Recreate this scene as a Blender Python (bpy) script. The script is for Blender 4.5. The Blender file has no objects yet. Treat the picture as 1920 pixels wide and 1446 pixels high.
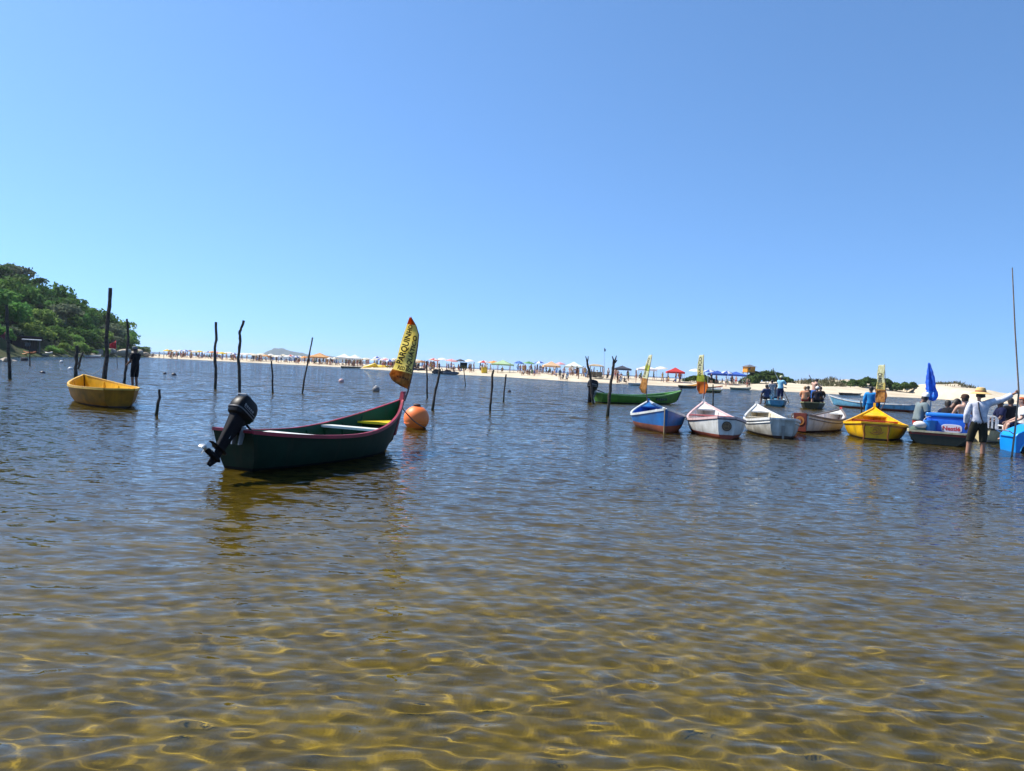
import bpy, math, random
import numpy as np
from mathutils import Vector, Matrix

# ---------------------------------------------------------------- camera, sky, sun, exposure
S = bpy.context.scene
COL = S.collection
rnd = random.Random(11)
CAM_H = 1.4
cam_d = bpy.data.cameras.new('camera')
cam = bpy.data.objects.new('camera', cam_d)
COL.objects.link(cam)
S.camera = cam
cam_d.sensor_width = 36
cam_d.lens = 27
cam_d.clip_start = 0.05
cam_d.clip_end = 30000
CM = (Matrix.Translation((0, 0, CAM_H)) @ Matrix.Rotation(math.radians(90 - 1.21), 4, 'X')
      @ Matrix.Rotation(math.radians(2.8), 4, 'Z'))
cam.matrix_world = CM

SUN_EL, SUN_AZ = math.radians(52), math.radians(-70)      # high, on the left and a little ahead
W = bpy.data.worlds.new('World')
S.world = W
W.use_nodes = True
wt_ = W.node_tree
bg = wt_.nodes['Background']
sky = wt_.nodes.new('ShaderNodeTexSky')
sky.sky_type = 'NISHITA'
sky.sun_disc = False
sky.sun_elevation = SUN_EL
sky.sun_rotation = SUN_AZ
sky.air_density, sky.dust_density, sky.ozone_density = 0.75, 0.35, 7.0
# the whole sky is read a little higher than the true direction: the hazy white rim at the horizon stays thin
tc = wt_.nodes.new('ShaderNodeTexCoord')
sp = wt_.nodes.new('ShaderNodeSeparateXYZ')
cb = wt_.nodes.new('ShaderNodeCombineXYZ')
mx_ = wt_.nodes.new('ShaderNodeMath'); mx_.operation = 'MAXIMUM'; mx_.inputs[1].default_value = 0
ma_ = wt_.nodes.new('ShaderNodeMath'); ma_.operation = 'MULTIPLY_ADD'; ma_.inputs[1].default_value = 0.92; ma_.inputs[2].default_value = 0.135
nv_ = wt_.nodes.new('ShaderNodeVectorMath'); nv_.operation = 'NORMALIZE'
tint = wt_.nodes.new('ShaderNodeMix'); tint.data_type = 'RGBA'; tint.blend_type = 'MULTIPLY'
tint.inputs[0].default_value = 1
tint.inputs[7].default_value = (0.90, 1.05, 1.05, 1)
for a, b in ((tc.outputs['Generated'], sp.inputs[0]), (sp.outputs[0], cb.inputs[0]), (sp.outputs[1], cb.inputs[1]),
             (sp.outputs[2], mx_.inputs[0]), (mx_.outputs[0], ma_.inputs[0]), (ma_.outputs[0], cb.inputs[2]),
             (cb.outputs[0], nv_.inputs[0]), (nv_.outputs[0], sky.inputs[0]), (sky.outputs[0], tint.inputs[6]),
             (tint.outputs[2], bg.inputs[0])):
    wt_.links.new(a, b)
bg.inputs[1].default_value = 0.145

sun_d = bpy.data.lights.new('sun', 'SUN')
sun = bpy.data.objects.new('sun', sun_d)
COL.objects.link(sun)
sun_d.energy = 5.0
sun_d.angle = math.radians(0.5)
sun_d.color = (1, 0.95, 0.87)
sun_dir = Vector((math.sin(SUN_AZ) * math.cos(SUN_EL), math.cos(SUN_AZ) * math.cos(SUN_EL), math.sin(SUN_EL)))
sun.rotation_euler = sun_dir.to_track_quat('Z', 'Y').to_euler()
sun_d.cycles.is_caustics_light = True                      # sunlight focused by the ripples onto the sandy bed
S.view_settings.view_transform = 'Standard'
S.view_settings.look = 'None'
S.view_settings.gamma = 1
S.view_settings.use_curve_mapping = False
S.view_settings.exposure = 0.65
S.cycles.use_denoising = True
S.cycles.max_bounces = 8
S.cycles.transparent_max_bounces = 16
S.cycles.caustics_reflective = False
S.cycles.sample_clamp_indirect = 8

# ---------------------------------------------------------------- helpers
F_PX = 1440.0
CR = CM.to_3x3() @ Vector((1, 0, 0))
CU = CM.to_3x3() @ Vector((0, 1, 0))


def ray(x, y):
    return CM.to_3x3() @ Vector(((x - 960) / F_PX, -(y - 723) / F_PX, -1))


def px(x, y, z=0.0):
    """survey: the point on the level z that the photograph shows at (x, y)"""
    r = ray(x, y)
    return Vector((0, 0, CAM_H)) + r * ((z - CAM_H) / r.z)


def pxd(x, y, d):
    """survey: the point at distance d (metres ahead) shown at (x, y)"""
    r = ray(x, y)
    return Vector((0, 0, CAM_H)) + r * (d / r.y)


def lin(h):
    """sRGB 0-255 triple to linear"""
    return tuple(((c / 255) / 12.92 if c / 255 <= .04045 else ((c / 255 + .055) / 1.055) ** 2.4) for c in h)


MATS = {}


def mat(name, col, rough=0.6, var=0.18, scale=3.0, col2=None, metal=0.0, bump=0.0, bscale=20.0, spec=0.5, sss=0, trans=0, rand=0.0):
    if name in MATS:
        return MATS[name]
    m = bpy.data.materials.new(name)
    m.use_nodes = True
    t = m.node_tree
    p = t.nodes['Principled BSDF']
    p.inputs['Roughness'].default_value = rough
    p.inputs['Metallic'].default_value = metal
    p.inputs['Specular IOR Level'].default_value = spec
    tcn = t.nodes.new('ShaderNodeTexCoord')
    nz = t.nodes.new('ShaderNodeTexNoise')
    nz.inputs['Scale'].default_value = scale
    nz.inputs['Detail'].default_value = 5
    t.links.new(tcn.outputs['Object'], nz.inputs['Vector'])
    rp = t.nodes.new('ShaderNodeValToRGB')
    rp.color_ramp.elements[0].position = 0.32
    rp.color_ramp.elements[1].position = 0.68
    c2 = col2 or tuple(c * (1 - var) for c in col)
    rp.color_ramp.elements[0].color = (*c2, 1)
    rp.color_ramp.elements[1].color = (*col, 1)
    t.links.new(nz.outputs[0], rp.inputs[0])
    last = rp.outputs[0]
    if rand:
        oi = t.nodes.new('ShaderNodeObjectInfo')
        mr = t.nodes.new('ShaderNodeMapRange')
        mr.inputs[3].default_value = 1 - rand
        mr.inputs[4].default_value = 1 + rand
        t.links.new(oi.outputs['Random'], mr.inputs[0])
        hs = t.nodes.new('ShaderNodeHueSaturation')
        mr2 = t.nodes.new('ShaderNodeMapRange')
        mr2.inputs[3].default_value = 0.5 - rand * .07
        mr2.inputs[4].default_value = 0.5 + rand * .07
        t.links.new(oi.outputs['Random'], mr2.inputs[0])
        t.links.new(mr2.outputs[0], hs.inputs['Hue'])
        t.links.new(mr.outputs[0], hs.inputs['Value'])
        t.links.new(last, hs.inputs['Color'])
        last = hs.outputs[0]
    t.links.new(last, p.inputs['Base Color'])
    if bump:
        n2 = t.nodes.new('ShaderNodeTexNoise')
        n2.inputs['Scale'].default_value = bscale
        n2.inputs['Detail'].default_value = 4
        t.links.new(tcn.outputs['Object'], n2.inputs['Vector'])
        b = t.nodes.new('ShaderNodeBump')
        b.inputs['Strength'].default_value = bump
        b.inputs['Distance'].default_value = 0.02
        t.links.new(n2.outputs[0], b.inputs['Height'])
        t.links.new(b.outputs[0], p.inputs['Normal'])
    if trans:
        # thin leaves or cloth: part of the light passes through
        tr = t.nodes.new('ShaderNodeBsdfTranslucent')
        mxs = t.nodes.new('ShaderNodeMixShader')
        mxs.inputs[0].default_value = trans
        t.links.new(last, tr.inputs[0])
        t.links.new(p.outputs[0], mxs.inputs[1])
        t.links.new(tr.outputs[0], mxs.inputs[2])
        t.links.new(mxs.outputs[0], t.nodes['Material Output'].inputs[0])
    MATS[name] = m
    return m


def np_mesh(name, verts, faces, smooth=True):
    me = bpy.data.meshes.new(name)
    verts = np.asarray(verts, np.float32)
    faces = np.asarray(faces, np.int32)
    me.vertices.add(len(verts))
    me.vertices.foreach_set('co', verts.ravel())
    me.loops.add(faces.size)
    me.loops.foreach_set('vertex_index', faces.ravel())
    me.polygons.add(len(faces))
    me.polygons.foreach_set('loop_start', (np.arange(len(faces)) * faces.shape[1]).astype(np.int32))
    me.update(calc_edges=True)
    if smooth:
        me.polygons.foreach_set('use_smooth', np.ones(len(faces), bool))
    return me


def grid_mesh(name, xs, ys, zf):
    X, Y = np.meshgrid(xs, ys)
    Z = zf(X, Y)
    i = np.arange(X.size).reshape(X.shape)
    f = np.stack([i[:-1, :-1], i[:-1, 1:], i[1:, 1:], i[1:, :-1]], -1).reshape(-1, 4)
    return np_mesh(name, np.stack([X, Y, Z], -1).reshape(-1, 3), f)


def link(o, parent=None):
    COL.objects.link(o)
    if parent is not None:
        o.parent = parent
    return o


def tag(o, label, cat, group=None):
    o['label'] = label
    o['category'] = cat
    if group:
        o['group'] = group
    return o


def structure(o):
    o['kind'] = 'structure'
    return o


def thing(name, label, cat, loc=(0, 0, 0), rz=0.0, group=None):
    o = bpy.data.objects.new(name, None)
    o.empty_display_size = 0.2
    COL.objects.link(o)
    o.location = loc
    o.rotation_euler = (0, 0, rz)
    return tag(o, label, cat, group)


class MB:
    """collects faces of one mesh"""

    def __init__(self):
        self.v, self.f, self.m = [], [], []

    def add(self, v, f, m=0):
        o = len(self.v)
        self.v += [tuple(q) for q in v]
        self.f += [tuple(i + o for i in q) for q in f]
        self.m += [m] * len(f) if isinstance(m, int) else list(m)
        return self

    def box(self, c, s, m=0, rot=None, taper=1.0):
        cx, cy, cz = c
        v = []
        for dz in (-.5, .5):
            k = taper if dz > 0 else 1
            for dx, dy in ((-.5, -.5), (.5, -.5), (.5, .5), (-.5, .5)):
                q = Vector((dx * s[0] * k, dy * s[1] * k, dz * s[2]))
                if rot is not None:
                    q = rot @ q
                v.append((q.x + cx, q.y + cy, q.z + cz))
        return self.add(v, [(3, 2, 1, 0), (4, 5, 6, 7), (0, 1, 5, 4), (1, 2, 6, 5), (2, 3, 7, 6), (3, 0, 4, 7)], m)

    def tube(self, pts, rad, n=8, m=0, cap=True, squash=1.0):
        pts = [Vector(p) for p in pts]
        if not hasattr(rad, '__len__'):
            rad = [rad] * len(pts)
        v, f = [], []
        up = None
        for i, p in enumerate(pts):
            d = (pts[min(i + 1, len(pts) - 1)] - pts[max(i - 1, 0)]).normalized()
            if up is None:
                up = Vector((0, 0, 1)) if abs(d.z) < .9 else Vector((1, 0, 0))
            a = d.cross(up).normalized()
            b = a.cross(d).normalized()
            up = b
            for k in range(n):
                t = 2 * math.pi * k / n
                v.append(p + a * math.cos(t) * rad[i] * squash + b * math.sin(t) * rad[i])
        for i in range(len(pts) - 1):
            for k in range(n):
                f.append((i * n + k, i * n + (k + 1) % n, (i + 1) * n + (k + 1) % n, (i + 1) * n + k))
        if cap:
            f.append(tuple(range(n - 1, -1, -1)))
            f.append(tuple((len(pts) - 1) * n + k for k in range(n)))
        return self.add(v, f, m)

    def loft(self, secs, m=0, cap=True):
        n = len(secs[0])
        v = [q for s in secs for q in s]
        f = []
        for i in range(len(secs) - 1):
            for k in range(n):
                f.append((i * n + k, i * n + (k + 1) % n, (i + 1) * n + (k + 1) % n, (i + 1) * n + k))
        if cap:
            f.append(tuple(range(n - 1, -1, -1)))
            f.append(tuple((len(secs) - 1) * n + k for k in range(n)))
        return self.add(v, f, m)

    def lathe(self, prof, n=16, m=0, c=(0, 0, 0)):
        secs = [[(c[0] + r * math.cos(2 * math.pi * k / n), c[1] + r * math.sin(2 * math.pi * k / n), c[2] + z) for k in range(n)] for r, z in prof]
        return self.loft(secs, m)

    def ball(self, c, r, n=10, k=6, m=0):
        rr = r if hasattr(r, '__len__') else (r, r, r)
        secs = []
        for j in range(k + 1):
            t = -math.pi / 2 + math.pi * j / k
            q = max(math.cos(t), 0.02)
            secs.append([(c[0] + rr[0] * q * math.cos(2 * math.pi * i / n), c[1] + rr[1] * q * math.sin(2 * math.pi * i / n), c[2] + rr[2] * math.sin(t)) for i in range(n)])
        return self.loft(secs, m)

    def mesh(self, name, mats, smooth=True):
        me = bpy.data.meshes.new(name)
        me.from_pydata(self.v, [], self.f)
        me.update()
        for q in (mats if isinstance(mats, (list, tuple)) else [mats]):
            me.materials.append(q)
        me.polygons.foreach_set('material_index', np.array(self.m, np.int32))
        if smooth:
            me.polygons.foreach_set('use_smooth', np.ones(len(me.polygons), bool))
            try:
                me.set_sharp_from_angle(angle=math.radians(38))
            except Exception:
                pass
        return me

    def build(self, name, mats, parent=None, smooth=True):
        return link(bpy.data.objects.new(name, self.mesh(name, mats, smooth)), parent)


def copy_tree(o, parent=None):
    c = o.copy()
    COL.objects.link(c)
    c.parent = parent
    for ch in list(o.children):
        copy_tree(ch, c)
    return c


# ---------------------------------------------------------------- water with real ripples
wr = np.random.default_rng(3)


def ax_y():
    v = [-1.0]
    while v[-1] < 9000:
        v.append(v[-1] + max(0.018, 0.006 * v[-1]) * (1 if v[-1] < 150 else 6))
    return np.array(v)


def ax_x():
    v = [0.0]
    while v[-1] < 9000:
        v.append(v[-1] + max(0.021, 0.0115 * v[-1]) * (1 if v[-1] < 150 else 6))
    v = np.array(v)
    return np.concatenate([-v[:0:-1], v])


def waves(X, Y):
    X = X.astype(np.float32); Y = Y.astype(np.float32)
    dy = np.maximum(0.018, 0.006 * np.abs(Y))
    dx = np.maximum(0.021, 0.0115 * np.abs(X))
    Z = np.zeros_like(X)
    for i in range(110):
        l = math.exp(wr.uniform(math.log(0.06), math.log(.9)))
        th = wr.normal(math.radians(80 if i % 3 else 60), math.radians(20 if l > .3 else (30 if i % 3 else 52)))
        k = 2 * math.pi / l
        kx, ky = k * math.cos(th), k * math.sin(th)
        a = WAVE_SLOPE / k * (1.1 if l < .14 else (.52 if l < .4 else 0.40))
        ph = wr.uniform(0, 6.28)
        q1, q2, q3 = wr.uniform(-.8, .8), wr.uniform(-.8, .8), wr.uniform(0, 6)
        jmax = np.searchsorted(Y[:, 0], (l / max(abs(math.sin(th)), .2)) / 2.6 / 0.006)
        if jmax < 4:
            continue
        s = slice(0, jmax)
        damp = np.clip((l / abs(math.sin(th) + 1e-6)) / (dy[s] * 2.6) - 1, 0, 1) * np.clip((l / (abs(math.cos(th)) + 1e-6)) / (dx[s] * 3.2) - 1, 0, 1)
        Z[s] += a * damp * np.sin(kx * X[s] + ky * Y[s] + ph + 0.9 * np.sin(q1 * X[s] + q2 * Y[s] + q3))
    return Z


WAVE_SLOPE = 0.0165
water = link(bpy.data.objects.new('water', grid_mesh('water', ax_x(), ax_y(), waves)))
structure(water)


def water_material():
    m = bpy.data.materials.new('lagoon_water')
    m.use_nodes = True
    t = m.node_tree
    t.nodes.clear()
    N = t.nodes.new
    L = t.links.new
    out = N('ShaderNodeOutputMaterial')
    geo = N('ShaderNodeNewGeometry')
    sx = N('ShaderNodeSeparateXYZ')
    L(geo.outputs['Position'], sx.inputs[0])
    # wind chop: a random slope field, stronger on the open water
    mp = N('ShaderNodeMapping')
    mp.inputs['Scale'].default_value = (1.1, 2.6, 1)
    L(geo.outputs['Position'], mp.inputs[0])
    nz = N('ShaderNodeTexNoise')
    nz.inputs['Scale'].default_value = 1.0
    nz.inputs['Detail'].default_value = 3
    L(mp.outputs[0], nz.inputs['Vector'])
    mp2 = N('ShaderNodeMapping')
    mp2.inputs['Scale'].default_value = (.16, .34, 1)
    L(geo.outputs['Position'], mp2.inputs[0])
    nz2 = N('ShaderNodeTexNoise')
    nz2.inputs['Scale'].default_value = 1.0
    nz2.inputs['Detail'].default_value = 4
    L(mp2.outputs[0], nz2.inputs['Vector'])
    amp = N('ShaderNodeMapRange')
    amp.interpolation_type = 'SMOOTHSTEP'
    amp.inputs[1].default_value = 8
    amp.inputs[2].default_value = 34
    amp.inputs[3].default_value = 0.0
    amp.inputs[4].default_value = 1.45
    L(sx.outputs[1], amp.inputs[0])
    gust = N('ShaderNodeMapRange')
    gust.inputs[1].default_value = .3
    gust.inputs[2].default_value = .7
    gust.inputs[3].default_value = .55
    gust.inputs[4].default_value = 1.35
    L(nz2.outputs[0], gust.inputs[0])
    am = N('ShaderNodeMath'); am.operation = 'MULTIPLY'
    L(amp.outputs[0], am.inputs[0]); L(gust.outputs[0], am.inputs[1])
    sub = N('ShaderNodeVectorMath'); sub.operation = 'SUBTRACT'
    sub.inputs[1].default_value = (.5, .5, .5)
    L(nz.outputs['Color'], sub.inputs[0])
    fl = N('ShaderNodeVectorMath'); fl.operation = 'MULTIPLY'
    fl.inputs[1].default_value = (.6, 1.0, 0)
    L(sub.outputs[0], fl.inputs[0])
    # wind chop rolls in towards the near shore: the steep faces look that way
    ab = N('ShaderNodeVectorMath'); ab.operation = 'ABSOLUTE'
    L(fl.outputs[0], ab.inputs[0])
    f1 = N('ShaderNodeVectorMath'); f1.operation = 'MULTIPLY'; f1.inputs[1].default_value = (0, -1.15, 0)
    L(ab.outputs[0], f1.inputs[0])
    f2 = N('ShaderNodeVectorMath'); f2.operation = 'MULTIPLY'; f2.inputs[1].default_value = (1, .25, 0)
    L(fl.outputs[0], f2.inputs[0])
    f3 = N('ShaderNodeVectorMath'); f3.operation = 'ADD'
    L(f1.outputs[0], f3.inputs[0]); L(f2.outputs[0], f3.inputs[1])
    scl = N('ShaderNodeVectorMath'); scl.operation = 'SCALE'
    L(f3.outputs[0], scl.inputs[0]); L(am.outputs[0], scl.inputs['Scale'])
    mp3 = N('ShaderNodeMapping')
    mp3.inputs['Scale'].default_value = (7, 19, 1)
    L(geo.outputs['Position'], mp3.inputs[0])
    nz3 = N('ShaderNodeTexNoise')
    nz3.inputs['Scale'].default_value = 1.0
    nz3.inputs['Detail'].default_value = 2
    L(mp3.outputs[0], nz3.inputs['Vector'])
    sub3 = N('ShaderNodeVectorMath'); sub3.operation = 'SUBTRACT'
    sub3.inputs[1].default_value = (.5, .5, .5)
    L(nz3.outputs['Color'], sub3.inputs[0])
    fl3 = N('ShaderNodeVectorMath'); fl3.operation = 'MULTIPLY'
    fl3.inputs[1].default_value = (.12, .22, 0)
    L(sub3.outputs[0], fl3.inputs[0])
    amp3 = N('ShaderNodeMapRange')
    amp3.interpolation_type = 'SMOOTHSTEP'
    amp3.inputs[1].default_value = 3
    amp3.inputs[2].default_value = 12
    amp3.inputs[3].default_value = 2.2
    amp3.inputs[4].default_value = 3.2
    L(sx.outputs[1], amp3.inputs[0])
    sc3 = N('ShaderNodeVectorMath'); sc3.operation = 'SCALE'
    L(fl3.outputs[0], sc3.inputs[0]); L(amp3.outputs[0], sc3.inputs['Scale'])
    add3 = N('ShaderNodeVectorMath'); add3.operation = 'ADD'
    L(geo.outputs['Normal'], add3.inputs[0]); L(sc3.outputs[0], add3.inputs[1])
    addn = N('ShaderNodeVectorMath'); addn.operation = 'ADD'
    L(add3.outputs[0], addn.inputs[0]); L(scl.outputs[0], addn.inputs[1])
    nrm = N('ShaderNodeVectorMath'); nrm.operation = 'NORMALIZE'
    L(addn.outputs[0], nrm.inputs[0])
    gl = N('ShaderNodeBsdfGlossy')
    gl.inputs['Roughness'].default_value = 0.02
    gl.inputs['Color'].default_value = (.74, .765, .77, 1)      # tint put in to dim the reflected sky
    L(nrm.outputs[0], gl.inputs['Normal'])
    rf = N('ShaderNodeBsdfRefraction')
    rf.inputs['IOR'].default_value = 1.333
    rf.inputs['Roughness'].default_value = 0
    rf.inputs['Color'].default_value = (.74, .70, .34, 1)       # tannin-stained water
    fr = N('ShaderNodeFresnel')
    fr.inputs['IOR'].default_value = 1.333
    L(nrm.outputs[0], fr.inputs['Normal'])
    mx = N('ShaderNodeMixShader')
    L(fr.outputs[0], mx.inputs[0]); L(rf.outputs[0], mx.inputs[1]); L(gl.outputs[0], mx.inputs[2])
    L(mx.outputs[0], out.inputs[0])
    return m


water.data.materials.append(water_material())
water.cycles.is_caustics_caster = True

# ---------------------------------------------------------------- shoreline, bed, beach, dunes
SHORE_PX = [(300, 671.5), (410, 677), (640, 688.5), (800, 699.5), (956, 707.5), (1090, 716.5), (1277, 725), (1477, 734.5), (1620, 742), (1750, 747.5), (1920, 759)]
SHORE = [px(*p) for p in SHORE_PX]
SHX = np.array([-300, -150] + [p.x for p in SHORE] + [110, 400.])
SHY = np.array([SHORE[0].y + 25, SHORE[0].y + 8] + [p.y for p in SHORE] + [SHORE[-1].y - 4, SHORE[-1].y + 10.])


def fbm(X, Y, sc, seed=0, octs=4):
    out = np.zeros_like(np.asarray(X, float))
    r = np.random.default_rng(seed)
    a = 1.0
    for o in range(octs):
        for q in range(3):
            t = r.uniform(0, 6.28)
            out = out + a / 3 * np.sin((X * math.cos(t) + Y * math.sin(t)) * 6.28 / sc + r.uniform(0, 6.28) + 1.3 * np.sin((X * math.sin(t) - Y * math.cos(t)) * 3.1 / sc + r.uniform(0, 6)))
        sc *= 0.5
        a *= 0.5
    return out


def beach_z(X, Y):
    X = np.asarray(X, float); Y = np.asarray(Y, float)
    t = Y - np.interp(X, SHX, SHY)
    ang = X / np.maximum(Y, 1)                                   # bearing along the shore
    crest = np.interp(ang, [-.45, -.3, -.15, 0, .3, .36, .45, .56, .62, .7], [.45, .5, .75, .95, 1.0, 1.15, 1.3, 1.4, 1.1, 1.05])
    z = np.where(t < 0, t * 0.05, crest * (1 - np.exp(-np.maximum(t, 0) / 9.0)))
    dune = np.interp(ang, [.3, .36, .42, .47, .52, .58, .61, .64, .8], [0, .5, .9, 1.0, .6, .95, .7, .2, .1])
    dn = np.clip((t - 7) / 10, 0, 1) * dune * (0.85 + .55 * fbm(X, Y, 9, 5)) * (1 + .0 * X)
    z = z + np.maximum(dn, 0) + np.where(t > 1, .05 * fbm(X, Y, 5, 2), 0)
    z = np.where(t > 110, z - (t - 110) * .03, z)
    return np.maximum(z, -1.6)


def bed_z(X, Y):
    d = 0.44 - 0.14 * np.clip((Y - 6) / 9, 0, 1) + 1.1 * np.clip((Y - 30) / 50, 0, 1)
    d = d - .05 * np.clip(X / 10, -1, 1) * np.clip(Y / 20, 0, 1)
    return -d + 0.018 * fbm(X, Y, 2.2, 9, 3)


bxs = np.concatenate([[-9000, -600, -200, -80], np.linspace(-40, -9, 40), np.linspace(-8.8, 8.8, 150), np.linspace(9, 40, 40), [80, 200, 600, 9000]])
bys = np.concatenate([np.linspace(-4, 16, 170), np.linspace(16.4, 60, 60), [80, 120, 200, 600, 9000]])
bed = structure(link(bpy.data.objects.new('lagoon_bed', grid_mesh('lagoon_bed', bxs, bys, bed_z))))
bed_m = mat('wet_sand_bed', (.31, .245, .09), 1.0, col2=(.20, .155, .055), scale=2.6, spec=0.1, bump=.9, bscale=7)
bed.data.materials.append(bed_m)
# farther out the sand is painted darker for light lost in water, ragged edges
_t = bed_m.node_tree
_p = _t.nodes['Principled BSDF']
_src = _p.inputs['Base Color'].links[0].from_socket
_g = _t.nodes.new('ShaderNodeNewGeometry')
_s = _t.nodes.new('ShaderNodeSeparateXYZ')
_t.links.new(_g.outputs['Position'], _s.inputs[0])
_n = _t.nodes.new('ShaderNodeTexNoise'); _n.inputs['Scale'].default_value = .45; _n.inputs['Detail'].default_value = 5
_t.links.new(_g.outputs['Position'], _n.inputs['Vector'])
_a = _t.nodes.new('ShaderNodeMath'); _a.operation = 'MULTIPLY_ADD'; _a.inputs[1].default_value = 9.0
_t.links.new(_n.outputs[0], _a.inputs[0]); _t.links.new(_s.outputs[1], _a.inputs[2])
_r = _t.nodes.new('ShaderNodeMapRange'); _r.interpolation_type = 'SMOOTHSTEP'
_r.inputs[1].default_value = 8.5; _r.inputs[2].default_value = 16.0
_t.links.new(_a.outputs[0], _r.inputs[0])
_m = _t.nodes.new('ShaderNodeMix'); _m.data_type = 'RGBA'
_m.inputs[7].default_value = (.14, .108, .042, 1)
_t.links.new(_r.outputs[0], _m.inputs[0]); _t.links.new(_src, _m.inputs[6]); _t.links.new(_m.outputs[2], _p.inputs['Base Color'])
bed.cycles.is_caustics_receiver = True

exs = np.concatenate([np.linspace(-260, -110, 40), np.linspace(-108, 130, 300), np.linspace(132, 300, 30)])
eys = np.concatenate([np.linspace(70, 190, 210), np.linspace(192, 420, 60)])
beach = structure(link(bpy.data.objects.new('beach', grid_mesh('beach', exs, eys, beach_z))))
beach.data.materials.append(mat('pale_sand', (.58, .50, .37), 0.95, col2=(.46, .38, .27), scale=.35, spec=.1, bump=.25, bscale=3))

# far island across the bay
def island(name, xa, xb, top, d, prof):
    k = d / F_PX
    c = pxd((xa + xb) / 2, 662, d)
    w = (xb - xa) * k
    n = 60
    xs = np.linspace(-w / 2, w / 2, n)
    ys = np.linspace(-w * .35, w * .35, 24)
    def zf(X, Y):
        h = np.interp(X / w + .5, np.linspace(0, 1, len(prof)), prof) * top * k
        return h * np.clip(1 - (Y / (w * .36)) ** 2, 0, 1) + h * .06 * fbm(X, Y, w * .12, 4) - 1.0
    o = structure(link(bpy.data.objects.new(name, grid_mesh(name, xs, ys, zf))))
    o.location = (c.x, c.y, 0)
    o.rotation_euler = (0, 0, -c.x / c.y)
    o.data.materials.append(mat('far_forest', (.05, .075, .04), 1, scale=.01, spec=0))
    return o


island('island', 478, 600, 19, 4200, [0, .25, .6, .95, 1.0, .85, .7, .66, .55, .35, .1])
island('island', 560, 690, 11, 4600, [0, .3, .7, .9, .8, .75, .5, .5, .3, .1])

# ---------------------------------------------------------------- boats
def sstep(a, b, x):
    t = min(max((x - a) / (b - a), 0), 1)
    return t * t * (3 - 2 * t)


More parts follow.
